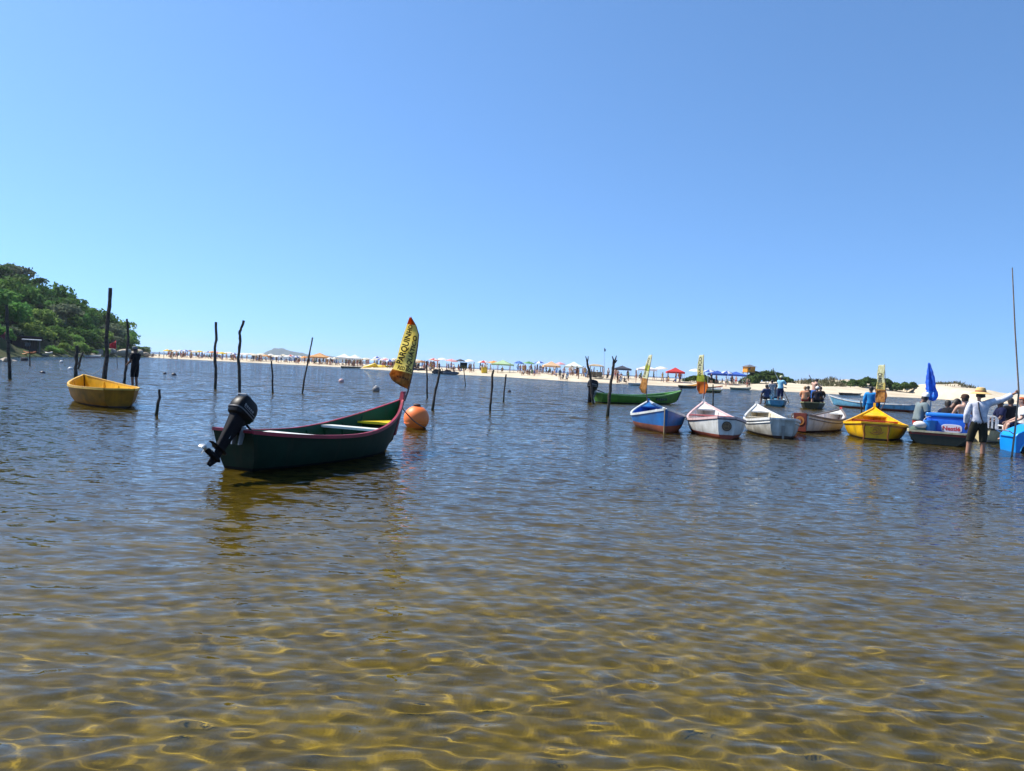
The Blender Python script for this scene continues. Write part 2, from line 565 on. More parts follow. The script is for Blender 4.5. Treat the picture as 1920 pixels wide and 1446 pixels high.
class Hull:
    """double-ended fishing canoe, bow at +x, stern (narrow transom) at -x, z = 0 on the waterline"""
    PROF = [(0, 0), (.05, .42), (.15, .70), (.36, .86), (.65, .94), (1, 1)]      # (height share, beam share)

    def __init__(s, L, B, wt, zb, zm, zs, draft=.16, rake=.35, srake=.12, mid=.42, full=2.0):
        s.L, s.B, s.wt, s.zb, s.zm, s.zs, s.draft, s.rake, s.srake, s.mid, s.full = L, B, wt, zb, zm, zs, draft, rake, srake, mid, full

    def half(s, t):
        if t < s.mid:
            return s.wt / 2 + (s.B / 2 - s.wt / 2) * math.sin(math.pi / 2 * t / s.mid) ** .85
        u = (t - s.mid) / (1 - s.mid)
        return max(s.B / 2 * (1 - u ** s.full), .022)

    def sheer(s, t):
        if t < .45:
            return s.zm + (s.zs - s.zm) * ((.45 - t) / .45) ** 1.8
        return s.zm + (s.zb - s.zm) * ((t - .45) / .55) ** 2.0

    def keel(s, t):
        return -s.draft + (s.draft + .12) * max(0, (t - .72) / .28) ** 2.2 + .06 * max(0, (.2 - t) / .2) ** 2

    def y(s, t, z, inset=0):
        zk, zt = s.keel(t), s.sheer(t)
        h = min(max((z - zk) / max(zt - zk, 1e-3), 0), 1)
        k = np.interp(h, [p[0] for p in s.PROF], [p[1] for p in s.PROF])
        k = max(k, .35 * sstep(.93, 1, t))
        return max(s.half(t) * k - inset, .008)

    def x(s, t, z):
        h = (z + s.draft) / (s.sheer(t) + s.draft)
        return -s.L / 2 + s.L * t - s.rake * (1 - h) * sstep(.6, 1, t) + s.srake * (1 - h) * sstep(.35, 0, t)

    def point(s, t, z, side, inset=0):
        return (s.x(t, z), side * s.y(t, z, inset), z)

    def shell(s, bands, inner_m, th=.028, floor=.02, ns=26):
        """bands: list of (top z or None for the sheer, or negative = metres under the sheer, material index)"""
        mb = MB()
        ts = [i / ns for i in range(ns + 1)]
        rows = []
        for t in ts:
            zk, zt = s.keel(t), s.sheer(t)
            zz, mm = [zk], []
            for top, mi in bands:
                ztop = zt if top is None else (zt + top if top < 0 else min(max(top, zk + .004), zt - .01))
                a = zz[-1]
                ztop = max(ztop, a + .003)
                for q in range(1, 5):
                    zz.append(a + (ztop - a) * q / 4)
                    mm.append(mi)
            rows.append((zz, mm))
        nr = len(rows[0][0])
        mm = rows[0][1]
        for side in (1, -1):
            v = [s.point(t, z, side) for t, (zz, _) in zip(ts, rows) for z in zz]
            f, mi = [], []
            for i in range(ns):
                for j in range(nr - 1):
                    q = (i * nr + j, (i + 1) * nr + j, (i + 1) * nr + j + 1, i * nr + j + 1)
                    f.append(q if side < 0 else q[::-1])
                    mi.append(mm[j])
            mb.add(v, f, mi)
        for t, zz, fl in ((0, rows[0][0], 1), (1, rows[-1][0], -1)):          # transom and stem faces
            v = [s.point(t, z, 1) for z in zz] + [s.point(t, z, -1) for z in zz]
            f = [(j, j + 1, nr + j + 1, nr + j)[::fl] for j in range(nr - 1)]
            mb.add(v, f, mm)
        # inside skin
        ti = [.012 + (1 - .03) * i / ns for i in range(ns + 1)]
        for side in (1, -1):
            v = []
            for t in ti:
                zf = max(floor, s.keel(t) + .03)
                v += [(s.x(t, zf), 0, zf)] + [s.point(t, zf + (s.sheer(t) - zf) * q / 4, side, th) for q in range(5)]
            f = []
            for i in range(ns):
                for j in range(5):
                    q = (i * 6 + j, i * 6 + j + 1, (i + 1) * 6 + j + 1, (i + 1) * 6 + j)
                    f.append(q if side < 0 else q[::-1])
            mb.add(v, f, inner_m)
        t = ti[0]
        zf = max(floor, s.keel(t) + .03)
        zs_ = [zf + (s.sheer(t) - zf) * q / 4 for q in range(5)]
        v = [s.point(t, z, 1, th) for z in zs_] + [s.point(t, z, -1, th) for z in zs_]
        mb.add(v, [(j, 5 + j, 5 + j + 1, j + 1) for j in range(4)], inner_m)
        return mb

    def rim(s, w=.05, h=.045, out=.014, ns=30, transom=True):
        """gunwale: a rail capping the sheer all round"""
        mb = MB()
        ts = [i / ns for i in range(ns + 1)]
        for side in (1, -1):
            secs = []
            for t in ts:
                z = s.sheer(t)
                b = s.y(t, z)
                o, i = b + out, max(b + out - w, .001)
                x = s.x(t, z)
                secs.append([(x, side * o, z - h), (x, side * o, z + .012), (x, side * i, z + .012), (x, side * i, z - h * .6)])
            if side < 0:
                secs = [q[::-1] for q in secs]
            mb.loft(secs)
        if transom and s.wt > .1:
            z = s.sheer(0)
            mb.box((s.x(0, z) + .008, 0, z - h / 2 + .008), (w * .9, s.wt - .06, h))
        return mb

    def rib(s, t, w=.035, th=.03):
        mb = MB()
        for side in (1, -1):
            secs = []
            zf = max(.03, s.keel(t) + .05)
            for q in range(6):
                z = zf + (s.sheer(t) - .05 - zf) * q / 5
                y0 = s.y(t, z, .022)
                x = s.x(t, z)
                secs.append([(x - w / 2, side * y0, z), (x + w / 2, side * y0, z), (x + w / 2, side * max(y0 - th, .004), z), (x - w / 2, side * max(y0 - th, .004), z)])
            mb.loft(secs)
        z = max(.03, s.keel(t) + .05)
        mb.box((s.x(t, z), 0, z + .008), (w, 2 * s.y(t, z, .03), .025))
        return mb

    def strake(s, drop=.11, r=.016, ns=26):
        mb = MB()
        for side in (1, -1):
            pts = []
            for i in range(ns + 1):
                t = i / ns * .985
                z = s.sheer(t) - drop
                pts.append((s.x(t, z), side * (s.y(t, z) + .004), z))
            mb.tube(pts, r, 6)
        return mb

    def seat(s, t, z, w=.2, th=.035):
        mb = MB()
        x0, x1 = -s.L / 2 + s.L * t - w / 2, -s.L / 2 + s.L * t + w / 2
        t0, t1 = t - w / 2 / s.L, t + w / 2 / s.L
        y0, y1 = s.y(t0, z, .025), s.y(t1, z, .025)
        v = [(x0, -y0, z), (x1, -y1, z), (x1, y1, z), (x0, y0, z)]
        mb.add(v + [(a, b, c - th) for a, b, c in v], [(0, 1, 2, 3), (7, 6, 5, 4), (0, 4, 5, 1), (1, 5, 6, 2), (2, 6, 7, 3), (3, 7, 4, 0)])
        return mb

    def deck(s, t0, t1, drop=.03, th=.03, n=8, level=None):
        """a small closed deck under the sheer between two stations"""
        mb = MB()
        secs = []
        for i in range(n + 1):
            t = t0 + (t1 - t0) * i / n
            z = s.sheer(t) - drop if level is None else level
            b = max(s.y(t, z, .024), .006)
            x = s.x(t, z)
            secs.append([(x, -b, z), (x, 0, z + .012), (x, b, z), (x, b, z - th), (x, -b, z - th)])
        mb.loft(secs)
        return mb

    def stem_post(s, up=.12, w=.045, depth=.09):
        mb = MB()
        secs = []
        zt = s.sheer(1)
        for k in range(9):
            z = s.keel(1) + .08 + (zt + up - s.keel(1) - .08) * k / 8
            zc = min(z, zt)
            x = s.x(1, zc) + max(0, z - zt) * .25
            q = 1 if z <= zt else .8
            secs.append([(x - depth * .5, -w * q, z), (x + depth * .45, -w * .6 * q, z), (x + depth * .45, w * .6 * q, z), (x - depth * .5, w * q, z)])
        mb.loft(secs)
        return mb


def paint(name, rgb, rough=.42, var=.26, dirt=None, spec=.4):
    key = 'paint_' + name
    if key in MATS:
        return MATS[key]
    m = mat(key, lin(rgb), rough, var, 4.0, col2=lin(dirt) if dirt else None, bump=.06, bscale=14, spec=spec)
    # weathering: run-down stains and chipped spots
    t = m.node_tree
    b = t.nodes['Principled BSDF']
    src = b.inputs['Base Color'].links[0].from_socket
    tcn = t.nodes.new('ShaderNodeTexCoord')
    mp = t.nodes.new('ShaderNodeMapping'); mp.inputs['Scale'].default_value = (9, 9, 1.6)
    t.links.new(tcn.outputs['Object'], mp.inputs[0])
    nz = t.nodes.new('ShaderNodeTexNoise'); nz.inputs['Scale'].default_value = 1.0; nz.inputs['Detail'].default_value = 6
    t.links.new(mp.outputs[0], nz.inputs['Vector'])
    r = t.nodes.new('ShaderNodeMapRange'); r.inputs[1].default_value = .52; r.inputs[2].default_value = .74; r.inputs[4].default_value = .75
    t.links.new(nz.outputs[0], r.inputs[0])
    x = t.nodes.new('ShaderNodeMix'); x.data_type = 'RGBA'
    c = lin(rgb)
    x.inputs[7].default_value = (c[0] * .42 + .02, c[1] * .40 + .016, c[2] * .36 + .010, 1)
    t.links.new(r.outputs[0], x.inputs[0]); t.links.new(src, x.inputs[6]); t.links.new(x.outputs[2], b.inputs['Base Color'])
    return m


WHITE_P = paint('white', (226, 226, 222), dirt=(196, 194, 186))
ANTIFOUL = paint('brown_antifouling', (150, 82, 58), .7, dirt=(112, 62, 44))


def make_boat(name, label, hull, bands, inner, rim_mat, loc, head, seats=(), seat_mat=None, foredeck=None, post=None, post_mat=None,
              aftdeck=None, floor=.02, cat='boat', group=None, rim_w=.05, heel=0.0, rim_h=.045, ribs=0, strake=None, line=None):
    """bands: [(top, material)], head: world direction (x, y) of the bow"""
    root = thing(name, label, cat, loc, math.atan2(head[1], head[0]), group)
    root.rotation_euler.x = heel
    mats = [m for _, m in bands] + [inner]
    hull.shell([(t, i) for i, (t, _) in enumerate(bands)], len(bands), floor=floor).build('hull', mats, root)
    hull.rim(w=rim_w, h=rim_h).build('gunwale', rim_mat, root)
    for t, z in seats:
        hull.seat(t, z).build('seat', seat_mat or inner, root)
    for k in range(ribs):
        hull.rib(.16 + .66 * k / max(ribs - 1, 1)).build('rib', inner, root)
    if strake:
        hull.strake().build('rub_strake', strake, root)
    if line:
        # mooring line hanging from the stern into the water
        x0, z0 = hull.x(0, hull.zs), hull.zs
        mb = MB()
        mb.tube([(x0 + .05, line * .6, z0 + .02), (x0 - .03, line, z0 - .02), (x0 - .06, line * 1.05, z0 * .5), (x0 - .16, line * 1.3, -.1)], .011, 6)
        mb.build('mooring_line', mat('rope_tan', lin((170, 150, 110)), .9), root)
    if foredeck:
        hull.deck(foredeck[0], .985, level=foredeck[2] if len(foredeck) > 2 else None).build('foredeck', foredeck[1], root)
    if aftdeck:
        hull.deck(.01, aftdeck[0]).build('aft_deck', aftdeck[1], root)
    if post is not None:
        hull.stem_post(post).build('stem_post', post_mat or rim_mat, root)
    return root


def ring(mb, c, r, w, nrm, upv, n=28, m=0, off=0.0):
    """flat ring (or disc when w >= r) around c in the plane with normal nrm"""
    nrm = Vector(nrm).normalized()
    a = Vector(upv).normalized()
    b = nrm.cross(a)
    c = Vector(c) + nrm * off
    v, f = [], []
    for k in range(n):
        t = 2 * math.pi * k / n
        q = a * math.cos(t) + b * math.sin(t)
        v += [c + q * r, c + q * max(r - w, 0.0001)]
    for k in range(n):
        k2 = (k + 1) % n
        f.append((2 * k, 2 * k2, 2 * k2 + 1, 2 * k + 1))
    mb.add(v, f, m)


# --- the green canoe in front
st, bw = px(442, 881), px(737, 838)
hd = (bw - st)
GL = hd.length + .32
hd.normalize()
gh = Hull(GL, 1.18, .62, .80, .37, .50, draft=.15, rake=.38, srake=.16, mid=.45, full=2.2)
gc = (st + bw) / 2 + hd * .08
green_in = paint('dark_green_inside', (18, 78, 46), .5)
green_out = paint('dark_green', (16, 46, 36), .6, dirt=(10, 34, 26), spec=.12)
maroon = paint('maroon', (158, 36, 58), .45, dirt=(120, 34, 46))
canoe = make_boat('canoe', 'dark green motor canoe with maroon gunwale, pale thwarts and outboard', gh,
                  [(.03, paint('black_green_bottom', (14, 20, 20), .7, spec=.1)), (None, green_out)], green_in, maroon, (gc.x, gc.y, 0), (hd.x, hd.y),
                  rim_w=.042, rim_h=.034, seats=((.30, .375), (.64, .40)), seat_mat=paint('pale_seat', (222, 226, 218), .5),
                  foredeck=(.80, paint('yellow_deck', (232, 200, 20), .5), .44), post=.13, post_mat=maroon, ribs=8)
# a loose board lying across the bottom between the thwarts
mb = MB()
mb.box((-.15, .12, .16), (.9, .09, .025), rot=Matrix.Rotation(math.radians(28), 3, 'Z') @ Matrix.Rotation(math.radians(-7), 3, 'Y'))
pl = mb.build('wooden_paddle_board', paint('weathered_board', (150, 150, 140), .8))
pl.matrix_world = Matrix.Translation((gc.x, gc.y, 0)) @ Matrix.Rotation(math.atan2(hd.y, hd.x), 4, 'Z')
tag(pl, 'narrow grey board lying inside the dark green canoe', 'board')


# --- outboard motor on its stern, tipped up
def outboard(label, loc, rz, tilt, k=1.0):
    root = thing('outboard_motor', label, 'outboard motor', loc, rz)
    root.scale = (k, k, k)
    blk = mat('motor_black', (.006, .006, .007), .42, .3, 6, spec=.15)
    dark = mat('motor_leg_black', (.007, .007, .010), .6, .3, 8, spec=.1)
    met = mat('motor_alloy', (.55, .55, .54), .35, .2, 8, metal=.8)
    T = Matrix.Rotation(tilt, 3, 'Y')

    def tr(mb):
        mb.v = [tuple(T @ Vector(q)) for q in mb.v]
        return mb

    def rr(x0, x1, w, z, e=4.2, n=20):
        o = []
        cx, hx = (x0 + x1) / 2, (x1 - x0) / 2
        for q in range(n):
            a = 2 * math.pi * q / n
            ca, sa = math.cos(a), math.sin(a)
            o.append((cx + hx * math.copysign(abs(ca) ** (2 / e), ca), w / 2 * math.copysign(abs(sa) ** (2 / e), sa), z))
        return o
    mb = MB()
    mb.loft([rr(-.30, .02, .20, .10), rr(-.36, .07, .27, .135), rr(-.385, .10, .30, .22), rr(-.38, .10, .30, .33), rr(-.355, .075, .28, .42), rr(-.31, .03, .24, .475), rr(-.25, -.03, .16, .495)])
    cow = tr(mb).build('cowling', blk, root)
    mb = MB()
    mb.loft([rr(-.392, .105, .308, .205), rr(-.392, .105, .308, .225)])
    tr(mb).build('trim_band', mat('motor_trim', (.10, .10, .105), .35, .2, 8), cow)
    for y_ in (-.151, .151):
        mb = MB()
        for k in range(5):
            mb.box((-.29 + .055 * k, y_, .30), (.038, .004, .035 if k else .05))
        mb.box((-.14, y_, .26), (.32, .004, .008))
        tr(mb).build('decal', mat('motor_decal', (.22, .22, .23), .6), cow)
    mb = MB()
    mb.tube([(.08, .05, .16), (.2, .1, .02), (.45, .16, -.12), (.75, .2, -.16)], .012, 6)
    tr(mb).build('fuel_hose', mat('hose_black', (.01, .01, .01), .6), root)
    mb = MB()
    for a, b, c, d in ((-.335, -.085, -.335, .085), (-.19, -.085, -.19, .085), (-.335, -.085, -.19, -.085), (-.335, .085, -.19, .085)):
        mb.tube([(a, b, .48 if a < -.3 else .497), (c, d, .48 if c < -.3 else .497)], .012, 6)
    tr(mb).build('carry_handle', mat('motor_handle', (.35, .35, .36), .4, .2, 8), cow)
    mb = MB()
    mb.loft([rr(-.31, .02, .21, .12), rr(-.30, .0, .18, .0), rr(-.285, -.05, .13, -.2), rr(-.27, -.08, .095, -.45), rr(-.26, -.08, .08, -.56)])
    tr(mb).build('shaft_housing', dark, root)
    mb = MB()
    mb.loft([rr(-.43, .0, .16, -.52, 2.2), rr(-.44, .0, .17, -.535, 2.2), rr(-.43, -.02, .13, -.545, 2.2)])
    tr(mb).build('cavitation_plate', dark, root)
    mb = MB()
    mb.tube([(-.44, 0, -.68), (-.40, 0, -.68), (-.25, 0, -.68), (-.10, 0, -.68), (-.03, 0, -.68)], [.03, .046, .052, .045, .01], 12)
    mb.loft([rr(-.24, -.09, .06, -.54), rr(-.235, -.085, .05, -.66)])
    tr(mb).build('gearcase', dark, root)
    mb = MB()
    mb.add([(-.26, -.008, -.70), (-.08, -.008, -.70), (-.17, -.006, -.86), (-.26, -.006, -.86), (-.26, .008, -.70), (-.08, .008, -.70), (-.17, .006, -.86), (-.26, .006, -.86)],
           [(0, 1, 2, 3), (7, 6, 5, 4), (0, 4, 5, 1), (1, 5, 6, 2), (2, 6, 7, 3), (3, 7, 4, 0)])
    tr(mb).build('skeg', dark, root)
    mb = MB()
    mb.tube([(-.52, 0, -.68), (-.50, 0, -.68), (-.44, 0, -.68)], [.012, .035, .036], 10)
    prop = tr(mb).build('propeller', met, root)
    for q in range(3):
        a0 = q * 2.094 + .4
        mb = MB()
        secs = []
        for r_, w in ((.03, .05), (.07, .10), (.105, .09), (.125, .03)):
            c, s_ = math.cos(a0), math.sin(a0)
            p = []
            for u, th in ((-1, 0), (0, .006), (1, 0), (0, -.006)):
                tw = u * w / 2
                yy, zz = c * r_ - s_ * tw * .85, s_ * r_ + c * tw * .85
                p.append((-.475 + tw * .55 + th, yy, -.68 + zz))
            secs.append(p)
        mb.loft(secs)
        tr(mb).build('blade', met, prop)
    # clamp bracket stays on the transom, not tilted
    mb = MB()
    for y in (-.075, .075):
        mb.add([(-.05, y - .012, .03), (.05, y - .012, .03), (.05, y - .012, -.02), (-.03, y - .012, -.26), (-.11, y - .012, -.26),
                (-.05, y + .012, .03), (.05, y + .012, .03), (.05, y + .012, -.02), (-.03, y + .012, -.26), (-.11, y + .012, -.26)],
               [(0, 1, 2, 3, 4), (9, 8, 7, 6, 5), (0, 5, 6, 1), (1, 6, 7, 2), (2, 7, 8, 3), (3, 8, 9, 4), (4, 9, 5, 0)])
        mb.tube([(.03, y, -.06), (.12, y, -.06)], .009, 6)
        mb.tube([(.115, y - .035, -.06), (.115, y + .035, -.06)], .008, 6)
    mb.tube([(-.03, -.10, .03), (-.03, .10, .03)], .022, 8)
    mb.build('clamp_bracket', mat('bracket_grey', (.30, .31, .32), .4, .3, 8, metal=.5), root)
    mb = MB()
    mb.tube([(.0, -.06, .10), (.14, -.09, .08), (.36, -.10, .05)], [.022, .018, .016], 8)
    mb.tube([(.36, -.10, .05), (.50, -.105, .03)], .021, 8)
    tr(mb).build('tiller', dark, root)
    mb = MB()
    mb.tube([(-.16, .05, .02), (-.16, .05, -.36)], .012, 6)
    mb.tube([(-.16, -.05, .02), (-.16, -.05, -.30)], .012, 6)
    tr(mb).build('tilt_rod', met, root)
    return root


tz = gh.sheer(0)
sx0 = gh.x(0, tz)
tp = Matrix.Rotation(math.atan2(hd.y, hd.x), 3, 'Z') @ Vector((sx0 + .0, 0, 0)) + gc
outboard('black outboard motor tipped up on the stern of the dark green canoe', (tp.x + .10, tp.y - .04, tz + .02), math.atan2(hd.y, hd.x), math.radians(37), .72)


# --- feather banners ------------------------------------------------------
def text_mesh(txt):
    cu = bpy.data.curves.new('lettering', 'FONT')
    cu.body = txt
    cu.resolution_u = 3
    cu.offset = 0.03
    o = bpy.data.objects.new('lettering', cu)
    COL.objects.link(o)
    dg = bpy.context.evaluated_depsgraph_get()
    me = bpy.data.meshes.new_from_object(o.evaluated_get(dg))
    v = np.array([q.co[:] for q in me.vertices])
    f = [tuple(p.vertices) for p in me.polygons]
    bpy.data.objects.remove(o)
    bpy.data.curves.remove(cu)
    bpy.data.meshes.remove(me)
    lo, hi = v.min(0), v.max(0)
    return (v[:, :2] - lo[:2]) / (hi[:2] - lo[:2]), f, (hi[0] - lo[0]) / (hi[1] - lo[1])


def banner(label, d, edges, pole, cloth_cols, texts, depth=.12, slant=0.0, slim=1.0, group='feather banners on the boats'):
    """edges: rows (left px, right px) from the bottom up; the cloth bellies away by depth metres; slant pushes one edge back"""
    root = thing('sail_banner', label, 'banner', tuple(pxd(*pole[0], d)), 0, group)
    base = Vector(root.location)
    E = np.array(edges, float)
    E[:, 0] = E[:, 1] + (E[:, 0] - E[:, 1]) * slim
    vs = np.linspace(0, 1, len(E))
    fwd = Vector((0, 1, 0))

    def P(u, v, off=0.0):
        l = np.array([np.interp(v, vs, E[:, 0, 0]), np.interp(v, vs, E[:, 0, 1])])
        r = np.array([np.interp(v, vs, E[:, 1, 0]), np.interp(v, vs, E[:, 1, 1])])
        q = l + (r - l) * u
        p = pxd(q[0], q[1], d)
        dd = depth * math.sin(math.pi * u) * (1 - .4 * v) + slant * (1 - u) + .03 * math.sin(7 * v + 3 * u) + .018 * math.sin(17 * v - 5 * u)
        return p + fwd * (dd - off) - base
    nu, nv = 10, 40
    mb = MB()
    v, f, m = [], [], []
    for j in range(nv + 1):
        for i in range(nu + 1):
            v.append(P(i / nu, j / nv))
    for j in range(nv):
        c = [k for k, (top, _) in enumerate(cloth_cols) if (j + .5) / nv <= top][0]
        for i in range(nu):
            f.append((j * (nu + 1) + i, j * (nu + 1) + i + 1, (j + 1) * (nu + 1) + i + 1, (j + 1) * (nu + 1) + i))
            m.append(c)
    mb.add(v, f, m)
    cl = mb.build('cloth', [q for _, q in cloth_cols], root)
    sol = cl.modifiers.new('thickness', 'SOLIDIFY')
    sol.thickness = .003
    mb = MB()
    pp = [pxd(x, y, d) - base + fwd * .012 for x, y in pole]
    mb.tube(pp, [.016 - .010 * i / (len(pp) - 1) for i in range(len(pp))], 8)
    mb.build('pole', mat('fibreglass_pole', (.10, .05, .05), .4), root)
    ink = mat('black_ink', (.012, .012, .014), .8, .1)
    for txt, (u0, v0), (u1, v1), hh in texts:
        q, tf, _ = text_mesh(txt)
        du, dv = u1 - u0, v1 - v0
        vv = []
        for a, b in q:
            # running direction (u0,v0)->(u1,v1); letter height hh = (du, dv)
            vv.append(P(min(max(u0 + du * a + hh[0] * b, .01), .99), min(max(v0 + dv * a + hh[1] * b, .005), .995), .009))
        mb = MB()
        mb.add(vv, tf)
        mb.build('lettering', ink, cl, smooth=False)
    return root


yel = mat('banner_yellow', lin((248, 238, 176)), .8, col2=lin((236, 220, 136)), scale=6, trans=.65)
tan_ = mat('banner_tan', lin((214, 160, 84)), .8, col2=lin((150, 98, 44)), scale=14, trans=.55)
org = mat('banner_orange', lin((222, 130, 40)), .8, col2=lin((190, 100, 30)), scale=12, trans=.55)
wht = mat('banner_white', lin((240, 240, 216)), .8, col2=lin((206, 206, 150)), scale=16, trans=.6)
lime = mat('banner_lime', lin((214, 224, 80)), .8, col2=lin((170, 170, 60)), scale=16, trans=.6)
bd = pxd(757, 745, 1).y and bw.y + .15
banner('tall yellow feather banner lettered in black on the bow of the dark green canoe', bd,
       [((752, 724), (766, 733)), ((735, 714), (768, 724)), ((729, 702), (770, 712)), ((738, 688), (773, 697)), ((744, 672), (776, 684)), ((749, 655), (780, 667)), ((754, 638), (783, 648)), ((759, 621), (785, 628)), ((763, 609), (780, 611)), ((768, 595), (770, 594))],
       [(758, 752), (765, 733), (770, 712), (776, 684), (780, 667), (783, 648), (785, 628), (780, 611), (770, 594)],
       [(.31, tan_), (.90, yel), (1.0, org)],
       [('PARQUINHO', (.42, .39), (.56, .90), (-.40, .0)), ('AQUÁTICO', (.88, .36), (.92, .76), (-.40, .0)),
        ('RED BOL', (.20, .315), (.99, .315), (0, .055)), ('ELELI', (.30, .20), (.9, .20), (0, .03))])
banner('twisted white and tan feather banner on the bow of the blue boat', 22.6,
       [((1207, 737), (1211, 739)), ((1200, 727), (1211, 731)), ((1204, 716), (1213, 719)), ((1209, 701), (1215, 704)), ((1211, 690), (1217, 694)), ((1214, 680), (1220, 684)), ((1220, 666), (1223, 665))],
       [(1214, 754), (1212, 731), (1214, 714), (1218, 694), (1223, 664)],
       [(.42, tan_), (.62, wht), (.8, lime), (1, wht)], [('PARQUINHO', (.6, .45), (.7, .95), (-.5, 0))], depth=.08, slant=.4, slim=.72)
banner('twisted yellow and orange feather banner on the bow of the pink-trimmed boat', 22.0,
       [((1317, 740), (1322, 739)), ((1310, 731), (1327, 727)), ((1309, 719), (1327, 721)), ((1311, 709), (1322, 710)), ((1312, 700), (1319, 701)), ((1313, 687), (1319, 688)), ((1317, 666), (1320, 665))],
       [(1319, 748), (1321, 733), (1322, 710), (1319, 688), (1320, 664)],
       [(.4, org), (.62, lime), (.75, yel), (1, wht)], [('AQUÁTICO', (.8, .58), (.85, .97), (-.7, 0))], depth=.12, slant=.45, slim=.75)
banner('narrow pale yellow feather banner on the bow of the bright yellow boat', 24.0,
       [((1648, 757), (1660, 755)), ((1648, 742), (1662, 742)), ((1649, 730), (1661, 731)), ((1650, 718), (1660, 720)), ((1652, 704), (1659, 705)), ((1656, 685), (1659, 684))],
       [(1652, 768), (1660, 755), (1661, 731), (1660, 705), (1659, 683)],
       [(.40, tan_), (.62, yel), (1, wht)], [('PARQUINHO', (.85, .42), (.9, .85), (-.75, 0)), ('AQUA', (.1, .3), (.95, .3), (0, .06))], depth=.08, slant=.35, slim=.7)


# --- the row of boats on the right and the other boats
def view_head(x, ang=0.0):
    b = math.atan2(ray(x, 700).x, ray(x, 700).y) + math.radians(ang)
    return (math.sin(b), math.cos(b))


def boat_from_stern(stern_px, ang, L, **k):
    s = px(*stern_px)
    h = view_head(stern_px[0], ang)
    return (s.x + h[0] * L / 2, s.y + h[1] * L / 2, 0), h


# blue boat
blue_p = paint('royal_blue', (22, 108, 178), .45, dirt=(30, 84, 140))
h = Hull(4.0, 1.42, .10, .66, .36, .60, draft=.12, rake=.3, srake=.05, mid=.40, full=2.1)
loc, hdg = boat_from_stern((1247, 812), -7.5, 4.0)
b = make_boat('fishing_boat', 'bright blue boat with white rim and brown underwater paint, beside the pink-trimmed boat', h,
              [(.17, ANTIFOUL), (None, blue_p)], paint('blue_inside', (40, 110, 200), .5), paint('pale_rim', (214, 220, 216), .5), loc, hdg,
              seats=((.3, .22), (.55, .26)), seat_mat=paint('blue_inside', (40, 110, 200), .5), foredeck=(.86, blue_p), post=.06, post_mat=blue_p, ribs=6, line=.04)
mb = MB()
mb.tube([(-.1, .35, .3), (.9, -.12, .44)], .028, 8)
mb.build('boat_pole', paint('pale_rim', (214, 220, 216), .5), b)

# white boat with pink trim and round emblem
pink = paint('faded_red', (206, 120, 116), .55, dirt=(180, 92, 88))
h = Hull(4.0, 1.42, .42, .74, .36, .52, draft=.12, rake=.3, srake=.02, mid=.40, full=2.0)
loc, hdg = boat_from_stern((1361, 823), -9.5, 4.0)
b = make_boat('fishing_boat', 'white boat with faded pink trim and a round brown emblem on its transom', h,
              [(.09, paint('red_antifouling', (160, 74, 52), .7)), (-.07, WHITE_P), (None, paint('grey_stripe', (92, 88, 100), .5))], paint('white_inside', (232, 224, 218), .5), paint('pink_rim', (224, 190, 186), .5), loc, hdg,
              seats=((.12, .34), (.34, .30), (.66, .42)), seat_mat=pink, foredeck=(.86, WHITE_P), post=.24, post_mat=WHITE_P, ribs=6)
mb = MB()
xt = h.x(0, .3) - .02
ring(mb, (xt, 0, .30), .115, .115, (-1, 0, .03), (0, 0, 1), m=0, off=.012)
ring(mb, (xt, 0, .30), .115, .022, (-1, 0, .03), (0, 0, 1), m=1, off=.016)
ring(mb, (xt, 0, .30), .072, .012, (-1, 0, .03), (0, 0, 1), m=1, off=.016)
arc = lambda cy, cz, r, a0, a1: [(xt - .019, cy + r * math.cos(a0 + (a1 - a0) * i / 8), cz + r * math.sin(a0 + (a1 - a0) * i / 8)) for i in range(9)]
mb.tube(arc(0, .322, .022, -.5, 3.9), .007, 6, m=1)
mb.tube(arc(0, .278, .022, 2.6, 7.0), .007, 6, m=1)
mb.build('emblem', [mat('emblem_tan', lin((150, 122, 88)), .7), mat('emblem_brown', lin((70, 52, 40)), .7)], b)

# cream white boat
h = Hull(4.0, 1.36, .62, .72, .36, .50, draft=.11, rake=.3, srake=.02, mid=.38, full=1.9)
loc, hdg = boat_from_stern((1466, 822), -11, 4.0)
worn = paint('worn_white', (206, 204, 194), .6, dirt=(150, 146, 134))
b = make_boat('fishing_boat', 'cream white boat with worn grey stern, between the emblem boat and the rust-red stern', h,
              [(.06, paint('dark_bottom', (70, 48, 40), .8)), (None, worn)], paint('cream_inside', (226, 214, 186), .55), WHITE_P, loc, hdg,
              seats=((.12, .33), (.4, .27), (.68, .38)), seat_mat=paint('cream_inside', (226, 214, 186), .55), foredeck=(.84, WHITE_P), post=.07, post_mat=WHITE_P, ribs=6, strake=WHITE_P)
mb = MB()
mb.box((h.x(0, .2) - .03, -.02, .12), (.035, .05, .40))
mb.build('rudder_strip', mat('bare_grey', lin((150, 146, 138)), .8), b)

